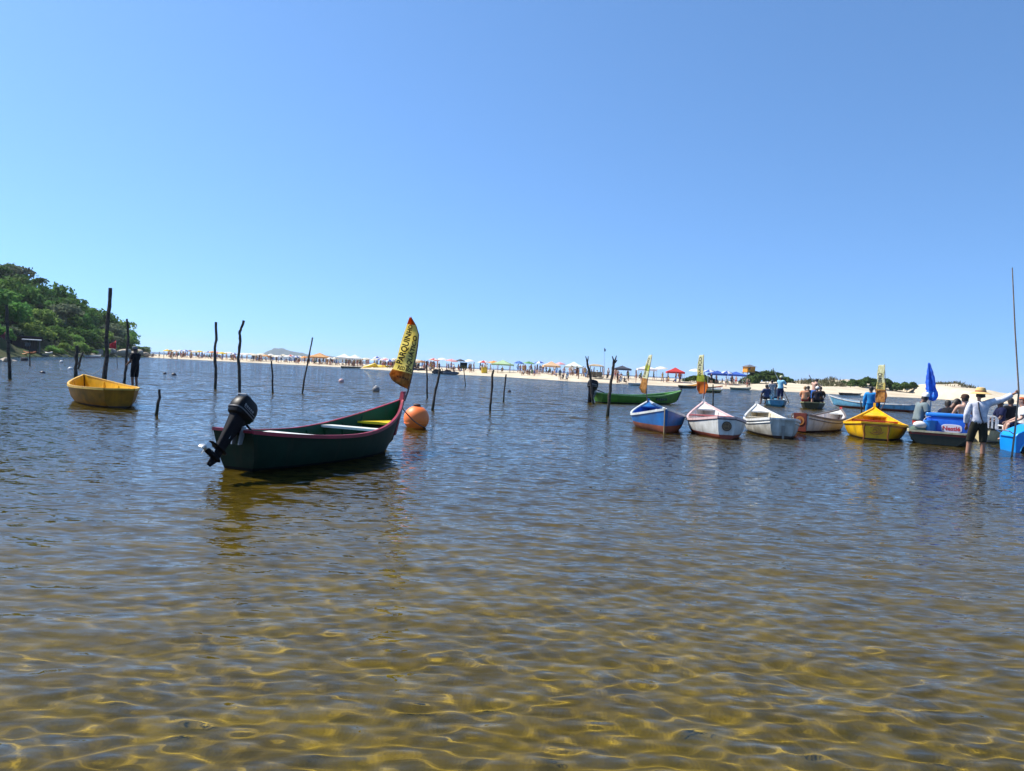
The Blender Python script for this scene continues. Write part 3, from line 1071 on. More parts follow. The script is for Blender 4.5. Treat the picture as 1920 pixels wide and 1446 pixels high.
# white boat lying at an angle with rust-red stern
s0, e0 = Vector((8.35, 22.1, 0)), Vector((11.0, 25.6, 0))
h = Hull((e0 - s0).length, 1.25, .46, .62, .36, .52, draft=.1, rake=.3, srake=.02, mid=.42, full=2.0)
hv = (e0 - s0).normalized()
b = make_boat('fishing_boat', 'white boat lying askew with a rust-red stern and red bow tip', h,
              [(.05, paint('dark_bottom', (70, 48, 40), .8)), (None, WHITE_P)], paint('white_inside', (232, 224, 218), .5), paint('grey_rim', (120, 110, 104), .6), tuple((s0 + e0) / 2), (hv.x, hv.y),
              seats=((.3, .28), (.6, .32)), seat_mat=WHITE_P, foredeck=(.86, WHITE_P), post=.06, post_mat=paint('red_tip', (196, 60, 56), .5), ribs=5, strake=paint('grey_rim', (120, 110, 104), .6))
mb = MB()
xs_ = h.x(0, .3)
mb.box((xs_ - .05, 0, .29), (.06, .36, .52), 0)
ring(mb, (xs_ - .088, 0, .33), .13, .13, (-1, 0, 0), (0, 0, 1), m=1, off=.003)
ring(mb, (xs_ - .088, 0, .33), .075, .075, (-1, 0, 0), (0, 0, 1), m=0, off=.007)
mb.box((xs_ - .095, .0, .33), (.006, .05, .12), 1)
mb.build('transom_board', [mat('rust_red', lin((128, 50, 30)), .7, .4, 8), mat('rust_orange', lin((196, 122, 52)), .7)], b)

# bright yellow boat
yel_p = paint('bright_yellow', (240, 190, 16), .4, dirt=(216, 160, 14))
h = Hull(4.3, 1.66, .72, .76, .36, .46, draft=.12, rake=.3, srake=.02, mid=.38, full=1.8)
loc, hdg = boat_from_stern((1642, 825), -1.0, 4.3)
redp = paint('brick_red', (164, 44, 26), .5)
b = make_boat('fishing_boat', 'bright yellow boat with brick-red seats moored beside the ice cooler boat', h,
              [(.04, paint('dark_bottom', (70, 48, 40), .8)), (-.10, yel_p), (None, paint('brown_strake', (170, 110, 30), .5))], paint('yellow_inside', (244, 186, 20), .5), yel_p, loc, hdg,
              seats=((.2, .28), (.66, .40)), seat_mat=redp, foredeck=(.82, yel_p), post=.14, post_mat=yel_p, ribs=6)
mb = MB()
xt = h.x(0, .25) - .022
for yy in (-.30, .30):
    mb.tube([(xt, yy, -.02), (xt, yy * .93, .12), (xt, yy, .26), (xt, yy * .95, .40)], .018, 6)
for r_, a0, a1, cy, cz in ((.14, .4, 4.2, .02, .27), (.09, 1.0, 5.6, .02, .26), (.05, 0, 5, .03, .24), (.2, 3.6, 5.6, .0, .30)):
    mb.tube([(xt, cy + r_ * math.cos(a0 + (a1 - a0) * i / 12), cz + r_ * .75 * math.sin(a0 + (a1 - a0) * i / 12)) for i in range(13)], .009, 6)
mb.build('painted_scroll', mat('scroll_brown', lin((132, 74, 22)), .7), b)

# low dark green boat with the cooler
h = Hull(4.2, 1.58, 1.30, .42, .31, .33, draft=.12, rake=.3, srake=.02, mid=.35, full=2.2)
loc, hdg = boat_from_stern((1757, 834), 3, 4.2)
cooler_boat_loc, cooler_boat_head = Vector(loc), hdg
make_boat('fishing_boat', 'low dark green boat with red top strake carrying the blue ice cooler and seated people', h,
          [(-.10, paint('near_black_green', (22, 34, 28), .5)), (None, paint('dull_red', (120, 40, 30), .5))], paint('grey_green_inside', (120, 130, 116), .6), paint('cream_rim', (206, 196, 160), .5), loc, hdg,
          seats=((.25, .2), (.55, .22)), seat_mat=paint('grey_green_inside', (120, 130, 116), .6))

# cream boat at the right, partly behind the man
h = Hull(4.4, 1.4, .9, .5, .36, .40, draft=.1, rake=.3, srake=.02)
cc = pxd(1893, 820, 22.6)
cream_loc = Vector((cc.x + .55, cc.y, 0))
make_boat('fishing_boat', 'cream boat with dark rim behind the man in the straw hat', h,
          [(None, paint('cream', (226, 212, 168), .45))], paint('white_inside', (232, 224, 218), .5), paint('dark_rim', (52, 52, 44), .5), tuple(cream_loc), (.93, .36),
          seats=((.3, .26), (.6, .28)), seat_mat=WHITE_P)

# far boats with people standing in them
h = Hull(4.6, 1.36, .8, .62, .34, .40, draft=.1)
loc, hdg = boat_from_stern((1456, 762.5), -3, 4.6)
pole_boat, pole_head = Vector(loc), hdg
pale_blue = paint('pale_blue', (96, 172, 208), .4)
make_boat('ferry_boat', 'pale blue boat carrying passengers, poled by the man in a light blue shirt', h,
          [(.1, paint('teal_bottom', (34, 120, 140), .5)), (None, pale_blue)], pale_blue, paint('pale_rim', (214, 220, 216), .5), loc, hdg, seats=((.3, .22), (.6, .24)), seat_mat=WHITE_P)
h = Hull(4.6, 1.34, .8, .6, .32, .38, draft=.1)
loc, hdg = boat_from_stern((1521, 767), 2, 4.6)
dark_boat, dark_head = Vector(loc), hdg
make_boat('ferry_boat', 'dark olive boat carrying passengers, poled by the bare-chested man in blue shorts', h,
          [(None, paint('dark_olive', (52, 58, 40), .5))], paint('olive_inside', (96, 96, 66), .6), paint('olive_rim', (150, 148, 104), .5), loc, hdg, seats=((.3, .22), (.6, .24)))
a_, b_ = Vector((24.1, 46.0, 0)), Vector((20.7, 50.2, 0))
h = Hull((a_ - b_).length, 1.3, .7, .74, .40, .46, draft=.1, rake=.5)
hv = (b_ - a_).normalized()
make_boat('fishing_boat', 'long light blue boat with white rim and red-brown bottom anchored beyond the yellow boat', h,
          [(.12, paint('red_brown', (110, 52, 44), .6)), (-.08, paint('sky_blue', (116, 184, 216), .45)), (None, paint('blue_strake', (60, 140, 190), .45))], paint('sky_blue', (116, 184, 216), .45), WHITE_P, tuple((a_ + b_) / 2), (hv.x, hv.y), seats=((.4, .3),), post=.08)

# moored leaf green boat
a_, b_ = px(1124, 755), px(1272, 758)
h = Hull((a_ - b_).length + .3, 1.25, .7, .72, .40, .48, draft=.12, rake=.45)
hv = (b_ - a_).normalized()
leaf = paint('leaf_green', (74, 138, 34), .42, dirt=(58, 112, 30))
b = make_boat('fishing_boat', 'leaf green boat moored broadside between two forked stakes and the blue boat', h,
              [(.05, paint('black_bottom', (20, 26, 20), .7)), (None, leaf)], paint('leaf_inside', (60, 110, 40), .5), paint('light_green_rim', (150, 200, 110), .5), tuple((a_ + b_) / 2), (hv.x, hv.y),
              seats=((.35, .3), (.6, .3)), foredeck=(.84, leaf), post=.1, post_mat=paint('black_tip', (28, 30, 34), .5))
mb = MB()
for k in range(5):
    mb.box((.52 + .17 * k, -.628 + .010 * k, .25), (.10, .02, .12))
mb.build('painted_lettering', paint('black_tip', (28, 30, 34), .5), b)
outboard('dark outboard motor on the stern of the leaf green moored boat', (a_.x - .28, a_.y, .52), math.atan2(hv.y, hv.x), math.radians(8), 1.1)

# yellow boat on the left
s0, e0 = Vector((-9.55, 18.7, 0)), Vector((-12.05, 21.6, 0))
h = Hull((e0 - s0).length, 1.5, .7, .66, .45, .46, draft=.1, rake=.2, srake=.0, mid=.4, full=2.2)
hv = (e0 - s0).normalized()
ylw = paint('mustard_yellow', (166, 108, 14), .6, dirt=(116, 80, 16), spec=.15)
make_boat('rowing_boat', 'mustard yellow rowing boat with white seat, at the tall stakes on the left', h,
          [(.03, paint('dark_bottom', (70, 48, 40), .8)), (None, ylw)], paint('yellow_inside', (244, 186, 20), .5), paint('amber_rim', (226, 178, 70), .5), tuple((s0 + e0) / 2), (hv.x, hv.y),
          seats=((.28, .28), (.62, .32)), seat_mat=WHITE_P, aftdeck=(.16, WHITE_P), ribs=5)

# ---------------------------------------------------------------- people
BONES = {'torso': ('pelvis', 'waist'), 'chest': ('waist', 'chest'), 'collar': ('chest', 'neck'), 'neckb': ('neck', 'head0'), 'skull': ('head0', 'head2')}
STAND = dict(pelvis=(0, 0, .95), waist=(0, .0, 1.09), chest=(0, 0, 1.30), neck=(0, -.01, 1.46), head0=(0, .015, 1.55), head1=(0, .03, 1.63), head2=(0, .025, 1.715),
             shL=(-.17, -.01, 1.42), elL=(-.225, -.03, 1.14), wrL=(-.235, .04, .89), haL=(-.235, .06, .81),
             shR=(.17, -.01, 1.42), elR=(.225, -.03, 1.14), wrR=(.235, .04, .89), haR=(.235, .06, .81),
             hiL=(-.095, 0, .90), knL=(-.105, .02, .50), anL=(-.11, -.02, .09), toL=(-.125, .13, .035),
             hiR=(.095, 0, .90), knR=(.105, .02, .50), anR=(.11, -.02, .09), toR=(.125, .13, .035))
RAD = dict(pelvis=(.15, .115), waist=(.13, .10), chest=(.155, .115), neck=(.062, .06), head0=(.066, .075), head1=(.082, .10), head2=(.06, .072),
           sh=(.062, .062), el=(.042, .042), wr=(.029, .029), ha=(.036, .022), hi=(.088, .092), kn=(.058, .06), an=(.040, .042), to=(.036, .028))
EDGES = [('pelvis', 'waist'), ('waist', 'chest'), ('chest', 'neck'), ('neck', 'head0'), ('head0', 'head1'), ('head1', 'head2')] + \
        [q for s in 'LR' for q in (('chest', 'sh' + s), ('sh' + s, 'el' + s), ('el' + s, 'wr' + s), ('wr' + s, 'ha' + s), ('pelvis', 'hi' + s), ('hi' + s, 'kn' + s), ('kn' + s, 'an' + s), ('an' + s, 'to' + s))]


def body_mesh(joints, sub=2, fat=1.0):
    names = [n for n in joints if n in STAND]
    me = bpy.data.meshes.new('body')
    me.from_pydata([joints[n] for n in names], [(names.index(a), names.index(b)) for a, b in EDGES], [])
    o = bpy.data.objects.new('body', me)
    COL.objects.link(o)
    md = o.modifiers.new('skin', 'SKIN')
    md.use_smooth_shade = True
    md.branch_smoothing = .3
    sv = me.skin_vertices[0].data
    for i, n in enumerate(names):
        r = RAD.get(n) or RAD[n[:2]]
        k = fat if n in ('pelvis', 'waist', 'chest') else 1
        sv[i].radius = (r[0] * k, r[1] * k)
        sv[i].use_root = n == 'pelvis'
    if sub:
        sb = o.modifiers.new('sub', 'SUBSURF')
        sb.levels = sub
        sb.render_levels = sub
    dg = bpy.context.evaluated_depsgraph_get()
    out = bpy.data.meshes.new_from_object(o.evaluated_get(dg))
    bpy.data.objects.remove(o)
    v = np.array([q.co[:] for q in out.vertices])
    nrm = np.array([q.normal[:] for q in out.vertices])
    f = [tuple(p.vertices) for p in out.polygons]
    bpy.data.meshes.remove(out)
    return v, nrm, f


def classify(v, f, joints):
    """for every face: nearest bone and the position along it"""
    c = np.array([v[list(q)].mean(0) for q in f])
    best = np.full(len(f), 1e9)
    bid = np.zeros(len(f), int)
    bt = np.zeros(len(f))
    for i, (a, b) in enumerate(EDGES):
        A, B = np.array(joints[a], float), np.array(joints[b], float)
        ra = (RAD.get(a) or RAD[a[:2]])[0]
        rb = (RAD.get(b) or RAD[b[:2]])[0]
        t = np.clip(((c - A) @ (B - A)) / ((B - A) @ (B - A)), 0, 1)
        d = np.linalg.norm(c - A - t[:, None] * (B - A), axis=1) - (ra + (rb - ra) * t)
        w = d < best
        best[w], bid[w], bt[w] = d[w], i, t[w]
    return c, bid, bt


def cover(kind, bid, bt, c, joints):
    """face mask of a garment"""
    m = np.zeros(len(bid), bool)
    for i, (a, b) in enumerate(EDGES):
        k = bid == i
        top = {'shirt': {('pelvis', 'waist'): 0, ('waist', 'chest'): 0, ('chest', 'neck'): 0}, }
        if kind in ('shirt', 'long_shirt', 'vest'):
            if (a, b) == ('pelvis', 'waist'):
                m |= k & (bt > .06)
            if (a, b) == ('waist', 'chest'):
                m |= k
            if (a, b) == ('chest', 'neck'):
                m |= k & (bt < .85)
            if a == 'chest' and b[:2] == 'sh':
                m |= k
            if a[:2] == 'sh' and kind != 'vest':
                m |= k & ((bt < .72) if kind == 'shirt' else True)
            if kind == 'long_shirt' and a[:2] == 'el':
                m |= k & (bt < .85)
        if kind in ('shorts', 'trunks', 'trousers'):
            if (a, b) == ('pelvis', 'waist'):
                m |= k & (bt < .35)
            if a == 'pelvis' and b[:2] == 'hi':
                m |= k
            if a[:2] == 'hi':
                m |= k & (bt < {'shorts': .93, 'trunks': .45, 'trousers': 2}[kind])
            if a[:2] == 'kn' and kind == 'trousers':
                m |= k & (bt < .85)
        if kind == 'bikini':
            if a == 'pelvis' and b[:2] in ('hi', 'wa'):
                m |= k & (bt < .4)
            if (a, b) == ('waist', 'chest'):
                m |= k & (bt > .6)
    if kind == 'hair':
        h0, h2 = Vector(joints['head0']), Vector(joints['head2'])
        for i, (a, b) in enumerate(EDGES):
            if a in ('head0', 'head1'):
                fw = np.array(joints['face'] if 'face' in joints else (0, 1, 0), float)
                ctr = np.array(joints['head1'], float)
                ax = np.array(h2 - h0); ax /= np.linalg.norm(ax)
                up = (c - ctr) @ ax
                fr = (c - ctr) @ fw
                m |= (bid == i) & ((up > .035) | (fr < -.015) & (up > -.09))
    return m


def garment(v, nrm, f, mask, off):
    fs = [q for q, k in zip(f, mask) if k]
    if not fs:
        return None
    used = sorted({i for q in fs for i in q})
    mp = {o: i for i, o in enumerate(used)}
    mb = MB()
    mb.add([tuple(v[i] + nrm[i] * off) for i in used], [tuple(mp[i] for i in q) for q in fs])
    return mb


def pose(**k):
    j = dict(STAND)
    j.update(k)
    return j


def sit_pose(lean=0.0):
    dz = -.50
    up = {n: (p[0], p[1] + lean * max(p[2] - .95, 0), p[2] + dz) for n, p in STAND.items() if n[:2] not in ('kn', 'an', 'to', 'hi')}
    up.update(hiL=(-.10, .02, .42), hiR=(.10, .02, .42), knL=(-.14, .40, .50), knR=(.14, .40, .50), anL=(-.13, .42, .10), anR=(.13, .42, .10), toL=(-.14, .56, .06), toR=(.14, .56, .06))
    for s, q in (('L', -1), ('R', 1)):
        up['el' + s] = (q * .25, .10 + lean * .2, .66)
        up['wr' + s] = (q * .17, .32, .56)
        up['ha' + s] = (q * .14, .38, .53)
    return up


SKIN = [mat('skin_tan', lin((158, 114, 90)), .55, .12, 8), mat('skin_brown', lin((108, 74, 56)), .55, .12, 8), mat('skin_pale', lin((196, 154, 132)), .55, .12, 8)]


def cloth(name, rgb, rgb2=None, scale=9):
    return mat('cloth_' + name, lin(rgb), .9, .2, scale, col2=lin(rgb2) if rgb2 else None, spec=.2)


def fingers(mb, wr, ha, thumb_dir, curl, side):
    """five fingers growing from the palm, curling towards curl"""
    wr, ha = Vector(wr), Vector(ha)
    d = (ha - wr).normalized()
    cu = Vector(curl).normalized()
    ac = d.cross(cu).normalized()
    for k, (o, ln) in enumerate(((-.030, .062), (-.010, .076), (.011, .072), (.030, .055))):
        p0 = ha + ac * o * .8 - d * .005
        p1 = p0 + d * ln * .5 + cu * ln * .15
        p2 = p1 + d * ln * .25 + cu * ln * .42
        p3 = p2 - d * ln * .1 + cu * ln * .3
        mb.tube([p0, p1, p2, p3], [.011, .010, .009, .006], 6)
    th = Vector(thumb_dir).normalized()
    p0 = ha - d * .045 + th * .02
    mb.tube([p0, p0 + th * .03 + d * .02, p0 + th * .035 + d * .05 + cu * .02], [.013, .011, .007], 6)


def person(label, joints, loc, rz, skin=0, clothes=(), hair=None, headgear=None, scale=1.0, sub=2, fat=1.0, group=None, hands=True, straps=None):
    v, nrm, f = body_mesh(joints, sub, fat)
    c, bid, bt = classify(v, f, joints)
    root = bpy.data.objects.new('person', None)
    mb = MB()
    mb.add([tuple(q) for q in v], f)
    if hands:
        for s, q in (('L', -1), ('R', 1)):
            cur = joints.get('curl' + s, (0, .6, -.2))
            fingers(mb, joints['wr' + s], joints['ha' + s], joints.get('thumb' + s, (-q * .5, .8, .2)), cur, s)
    # face: nose, ears and eyes on the continuous head
    fw = Vector(joints.get('face', (0, 1, 0))).normalized()
    h0, h1, h2 = (Vector(joints[n]) for n in ('head0', 'head1', 'head2'))
    ax = (h2 - h0).normalized()
    rt = fw.cross(ax).normalized()
    nb = h1 + fw * .092 - ax * .025
    mb.tube([nb + ax * .03 - fw * .01, nb + fw * .012, nb - ax * .012 + fw * .022, nb - ax * .022], [.006, .011, .014, .006], 6)
    for q in (-1, 1):
        e = h1 + rt * q * .078 - ax * .02
        mb.ball(tuple(e), (.012, .02, .03), 8, 5)
        mb.ball(tuple(h1 + fw * .083 + rt * q * .032 + ax * .004), .010, 6, 4, 1)
    mb.tube([h1 + fw * .078 - ax * .062 - rt * .022, h1 + fw * .086 - ax * .064, h1 + fw * .078 - ax * .062 + rt * .022], .006, 5, 2)
    eye = mat('eye_dark', (.02, .015, .012), .2)
    lip = mat('lip', lin((150, 84, 76)), .5)
    o = mb.build('person', [SKIN[skin], eye, lip])
    bpy.data.objects.remove(root)
    o.location = loc
    o.rotation_euler = (0, 0, rz)
    o.scale = (scale,) * 3
    tag(o, label, 'person', group)
    for kind, m in clothes:
        name = {'long_shirt': 'shirt', 'trunks': 'shorts', 'bikini': 'swimwear'}.get(kind, kind)
        g = garment(v, nrm, f, cover(kind, bid, bt, c, joints), {'bikini': .008, 'shirt': .026, 'long_shirt': .026, 'vest': .024}.get(kind, .016))
        if g:
            gg = g.build(name, m, o)
            if kind != 'bikini':
                sl = gg.modifiers.new('hem', 'SOLIDIFY')
                sl.thickness = .012
                sl.offset = -.4
    if hair:
        g = garment(v, nrm, f, cover('hair', bid, bt, c, joints), .018)
        if g:
            g.build('hair', hair, o)
    if headgear:
        kind, m = headgear[:2]
        M = Matrix((tuple(rt), tuple(fw), tuple(ax))).transposed()
        mb = MB()
        if kind == 'straw':
            mb.lathe([(.10, .0), (.15, -.012), (.215, -.035), (.222, -.03), (.15, .0), (.112, .015), (.105, .07), (.085, .11), (.05, .12), (.01, .118)], 24)
            base = h2 - ax * .055
        else:
            mb.lathe([(.098, -.02), (.10, .03), (.088, .07), (.05, .095), (.005, .10)], 18)
            mb.loft([[(-.075, .06, -.01), (.075, .06, -.01), (.075, .06, .005), (-.075, .06, .005)], [(-.07, .14, -.02), (.07, .14, -.02), (.07, .14, -.008), (-.07, .14, -.008)], [(-.04, .175, -.03), (.04, .175, -.03), (.04, .175, -.02), (-.04, .175, -.02)]])
            base = h2 - ax * .065
        mb.v = [tuple(M @ Vector(q) + base) for q in mb.v]
        ht = mb.build('hat' if kind == 'straw' else 'cap', m, o)
        if len(headgear) > 2:
            mb = MB()
            mb.lathe([(.114, .012), (.117, .014), (.112, .045), (.108, .045)], 24)
            mb.v = [tuple(M @ Vector(q) + base) for q in mb.v]
            mb.build('hat_band', headgear[2], ht)
    if straps:
        mb = MB()
        z = joints['chest'][2]
        mb.tube([(-.05, -.115, z + .14), (-.03, -.155, z - .02), (.02, -.145, z - .2), (.07, -.12, z - .33)], .013, 6, squash=1.5)
        mb.build('strap', straps, o)
    return o


HAIR_D = mat('hair_dark', (.02, .014, .01), .6, .3, 20)
HAIR_L = mat('hair_light', lin((150, 112, 66)), .6, .3, 20)
BLACK_C = cloth('black', (22, 24, 32))
NAVY = cloth('navy', (26, 32, 66))

# man in the straw hat, back to us, right arm stretched to the pole
hm = px(1832, 850)
hbed = float(bed_z(np.array(hm.x), np.array(hm.y)))
face_b = (-.30, .95)
hm_rz = math.atan2(-hm.x, hm.y) + math.radians(6)
hp = pose(shR=(.185, .0, 1.435), elR=(.44, .05, 1.52), wrR=(.64, .10, 1.66), haR=(.71, .115, 1.70), curlR=(-.1, .9, .1), thumbR=(.1, .1, .9),
          elL=(-.25, -.02, 1.15), wrL=(-.24, .08, .92), haL=(-.235, .10, .84), chest=(.01, -.02, 1.30), waist=(0, -.01, 1.09),
          knR=(.10, .01, .50), knL=(-.16, .08, .50), anL=(-.20, .02, .09), toL=(-.22, .17, .035))
hat_man = person('man in straw hat and pale shirt wading, one arm out to a tall pole', hp, (hm.x, hm.y, hbed), hm_rz, 0,
                 [('long_shirt', cloth('pale_print', (230, 230, 236), (182, 184, 198), 14)), ('shorts', cloth('dark_olive_shorts', (46, 46, 38)))], HAIR_D,
                 ('straw', mat('straw', lin((222, 184, 116)), .9, .25, 30, bump=.3, bscale=80), mat('hat_band_brown', lin((150, 92, 74)), .9)), scale=1.0, straps=cloth('strap_grey', (60, 60, 72)))
hp_w = Matrix.Translation(hat_man.location) @ Matrix.Rotation(hm_rz, 4, 'Z') @ (Vector(hp['haR']) + Vector((.04, .02, 0)))
mb = MB()
top_ = pxd(1898, 502, hp_w.y)
low_ = pxd(1896, 850, hp_w.y)
pts = [Vector((low_.x, hp_w.y, hbed - .05)), hp_w, top_]
mb.tube([pts[0], (pts[0] + pts[1]) / 2 + Vector((.01, 0, 0)), pts[1], pts[1].lerp(pts[2], .5) + Vector((-.012, 0, 0)), pts[2]], [.022, .021, .019, .016, .011], 8)
tag(mb.build('bamboo_pole', mat('bamboo', lin((150, 132, 112)), .6, .35, 12)), 'very tall thin pole held by the man in the straw hat', 'pole')

# man beside the yellow boat on the left
lm = px(252, 722)
lbed = lm.z - .22
person('man in dark shirt and dark shorts wading beside the mustard yellow boat', pose(elR=(.24, .10, 1.16), wrR=(.10, .26, 1.10), haR=(.05, .31, 1.10), elL=(-.24, .02, 1.15), wrL=(-.16, .22, 1.02), haL=(-.13, .29, 1.0), head1=(.01, .05, 1.63), head2=(.015, .06, 1.71)),
       (lm.x, lm.y, lbed), math.radians(75), 1, [('shirt', BLACK_C), ('shorts', cloth('black_shorts', (20, 20, 24)))], HAIR_D, ('cap', cloth('grey_cap', (110, 112, 116))), scale=1.04)

# people in and round the cooler boat
def in_boat(loc, head, a, b, z=.03):
    h = Vector((head[0], head[1], 0))
    p = Vector((-head[1], head[0], 0))
    q = loc + h * a + p * b
    return (q.x, q.y, z)


cb, ch = cooler_boat_loc, cooler_boat_head
ang = math.atan2(ch[1], ch[0]) - math.pi / 2
q = pxd(1719, 800, cb.y - 1.0)
person('woman in white cap and grey top sitting at the left end of the cooler boat', sit_pose(.25), (q.x, q.y, .08), ang - 1.0, 1, [('shirt', cloth('grey_teal', (120, 134, 136))), ('trunks', cloth('dull_red', (168, 52, 40)))], HAIR_D, ('cap', cloth('white_cap', (236, 234, 230))))
q = pxd(1757, 800, cb.y + .2)
person('dark-haired person in black bending behind the blue cooler', sit_pose(.75), (q.x, q.y, -.10), ang - .9, 1, [('shirt', BLACK_C), ('shorts', BLACK_C)], HAIR_D, scale=1.04)
q = pxd(1776, 800, cb.y + .75)
person('person in dark top seated between the cooler and the bare-shouldered man', sit_pose(.1), (q.x, q.y, -.10), ang + .2, 1, [('shirt', NAVY), ('shorts', BLACK_C)], HAIR_D)
q = pxd(1806, 800, cb.y - .2)
person('bare-shouldered man in a dark cap behind the man in the straw hat', sit_pose(-.05), (q.x, q.y, .06), ang + .4, 2, [('trunks', cloth('grey_trunks', (90, 90, 90)))], HAIR_D, ('cap', cloth('brown_cap', (84, 62, 52))), scale=1.02)
q = pxd(1876, 800, cream_loc.y + .1)
person('person in navy shirt and blue cap sitting in the cream boat', sit_pose(.05), (q.x, q.y, .0), ang + 1.9, 1, [('shirt', NAVY), ('shorts', BLACK_C)], HAIR_D, ('cap', cloth('blue_cap', (44, 84, 170))))
q = pxd(1893, 800, cream_loc.y + 1.0)
person('dark-haired person half hidden beyond the navy-shirted person', sit_pose(.0), (q.x, q.y, .05), ang + .6, 1, [('shirt', BLACK_C), ('shorts', BLACK_C)], HAIR_D)

# the two wading beyond the yellow boat
for x, dd, lab, cl, hr, rz in ((1633, 31.5, 'woman in loose bright blue cover-up wading beyond the yellow boat', [('long_shirt', cloth('bright_blue', (46, 140, 206))), ('shorts', cloth('bright_blue', (46, 140, 206)))], HAIR_D, -.6),
                               (1645, 32.0, 'person in dark maroon wading next to the woman in the blue cover-up', [('long_shirt', cloth('maroon_dark', (64, 30, 34))), ('trousers', BLACK_C)], HAIR_D, .9)):
    q = pxd(x, 740, dd)
    person(lab, pose(), (q.x, q.y, -.30), rz, 1, cl, hr, scale=1.0)

# passengers and boatmen of the two poled boats
def boat_pole(p0, p1, label):
    mb = MB()
    mb.tube([p0, p1], [.035, .028], 8)
    tag(mb.build('boat_pole', mat('white_pole', (.8, .82, .84), .5)), label, 'pole')


pa = math.atan2(pole_head[1], pole_head[0]) - math.pi / 2
pq = pxd(1462, 757, pole_boat.y - 1.3)
pole_arms = dict(elR=(.26, .14, 1.20), wrR=(.20, .34, 1.30), haR=(.19, .40, 1.33), elL=(-.16, .22, 1.16), wrL=(.06, .36, 1.06), haL=(.11, .40, 1.05))
person('boatman in light blue shirt and navy shorts standing in the pale blue boat', pose(**pole_arms), (pq.x, pq.y, .06), pa - .5, 1, [('shirt', cloth('light_blue', (146, 204, 226))), ('shorts', NAVY)], HAIR_D, ('cap', cloth('pale_cap', (206, 204, 170))))
boat_pole(pxd(1533 - 0, 767, 1) * 0 + px(1483, 762, -.3), pxd(1449, 690, pole_boat.y - .9), 'white pole in the hands of the boatman in the light blue shirt')
q = pxd(1437, 750, pole_boat.y - 1.6)
person('passenger in dark blue sitting at the left side of the pale blue boat', sit_pose(.05), (q.x, q.y, .02), pa + .4, 1, [('shirt', cloth('slate_blue', (60, 72, 104))), ('shorts', BLACK_C)], HAIR_D)
q = pxd(1446, 750, pole_boat.y + .4)
person('passenger in black and white standing in the pale blue boat', pose(), (q.x, q.y, -.02), pa, 1, [('shirt', cloth('black_white', (60, 60, 66), (190, 190, 194), 22)), ('shorts', cloth('white_print', (200, 200, 204), (60, 60, 70), 20))], HAIR_D, scale=.9)
q = pxd(1454, 750, pole_boat.y + 1.2)
person('passenger in grey seated in the front of the pale blue boat', sit_pose(.0), (q.x, q.y, .05), pa, 2, [('shirt', cloth('mid_grey', (130, 132, 140))), ('shorts', NAVY)], HAIR_D)
da = math.atan2(dark_head[1], dark_head[0]) - math.pi / 2
q = pxd(1525, 757, dark_boat.y - 1.2)
person('bare-chested boatman in blue shorts standing in the dark olive boat', pose(**pole_arms, chest=(0, .06, 1.28), neck=(.02, .10, 1.42), head0=(.02, .14, 1.50), head1=(.02, .17, 1.57), head2=(.02, .17, 1.655)), (q.x, q.y, .05), da - .6, 2, [('shorts', cloth('mid_blue', (50, 110, 190)))], HAIR_D)
boat_pole(px(1547, 766, -.3), pxd(1517, 703, dark_boat.y - .8), 'pale pole in the hands of the bare-chested boatman')
for x, z_, dy_, lab, cl, hr, hg, sk in ((1508, .03, -1.6, 'blond passenger in yellow and pink sitting at the left of the dark olive boat', [('shirt', cloth('pinkish', (226, 160, 120))), ('shorts', cloth('dull_red', (168, 52, 40)))], HAIR_L, None, 2),
                                        (1531, .03, -1.7, 'passenger in white cap and dark top in the dark olive boat', [('shirt', cloth('charcoal', (50, 46, 52))), ('shorts', BLACK_C)], HAIR_D, ('cap', cloth('white_cap', (236, 234, 230))), 1),
                                        (1515, .06, -.6, 'dark-haired passenger in black in the middle of the dark olive boat', [('shirt', BLACK_C), ('shorts', BLACK_C)], HAIR_D, None, 1),
                                        (1537, .05, -.9, 'passenger in brown sitting at the right of the dark olive boat', [('shirt', cloth('brown', (88, 66, 48))), ('shorts', NAVY)], HAIR_D, None, 1)):
    q = pxd(x, 757, dark_boat.y + dy_)
    person(lab, sit_pose(.08), (q.x, q.y, z_), da + rnd.uniform(-.5, .5), sk, cl, hr, hg)

# ---------------------------------------------------------------- cooler, folded parasol, cart
q = pxd(1777, 806, cb.y - 1.45)
ck = thing('ice_cooler', 'large blue ice cooler with a red and white maker badge in the dark green boat', 'cooler', (q.x, q.y, .19), ang - .12)


def rbox(mb, c, s, r=.06, m=0, n=4):
    """box with rounded vertical edges"""
    out = []
    for sx_, sy_, a0 in ((1, 1, 0), (-1, 1, 90), (-1, -1, 180), (1, -1, 270)):
        for k in range(n + 1):
            a = math.radians(a0 + 90 * k / n)
            out.append((sx_ * (s[0] / 2 - r) + r * math.cos(a), sy_ * (s[1] / 2 - r) + r * math.sin(a)))
    z0, z1 = c[2] - s[2] / 2, c[2] + s[2] / 2
    e = min(.02, s[2] * .2)
    sc = lambda k, z: [(c[0] + x * k, c[1] + y * k, z) for x, y in out]
    mb.loft([sc(.975, z0), sc(1, z0 + e), sc(1, z1 - e), sc(.965, z1)], m)


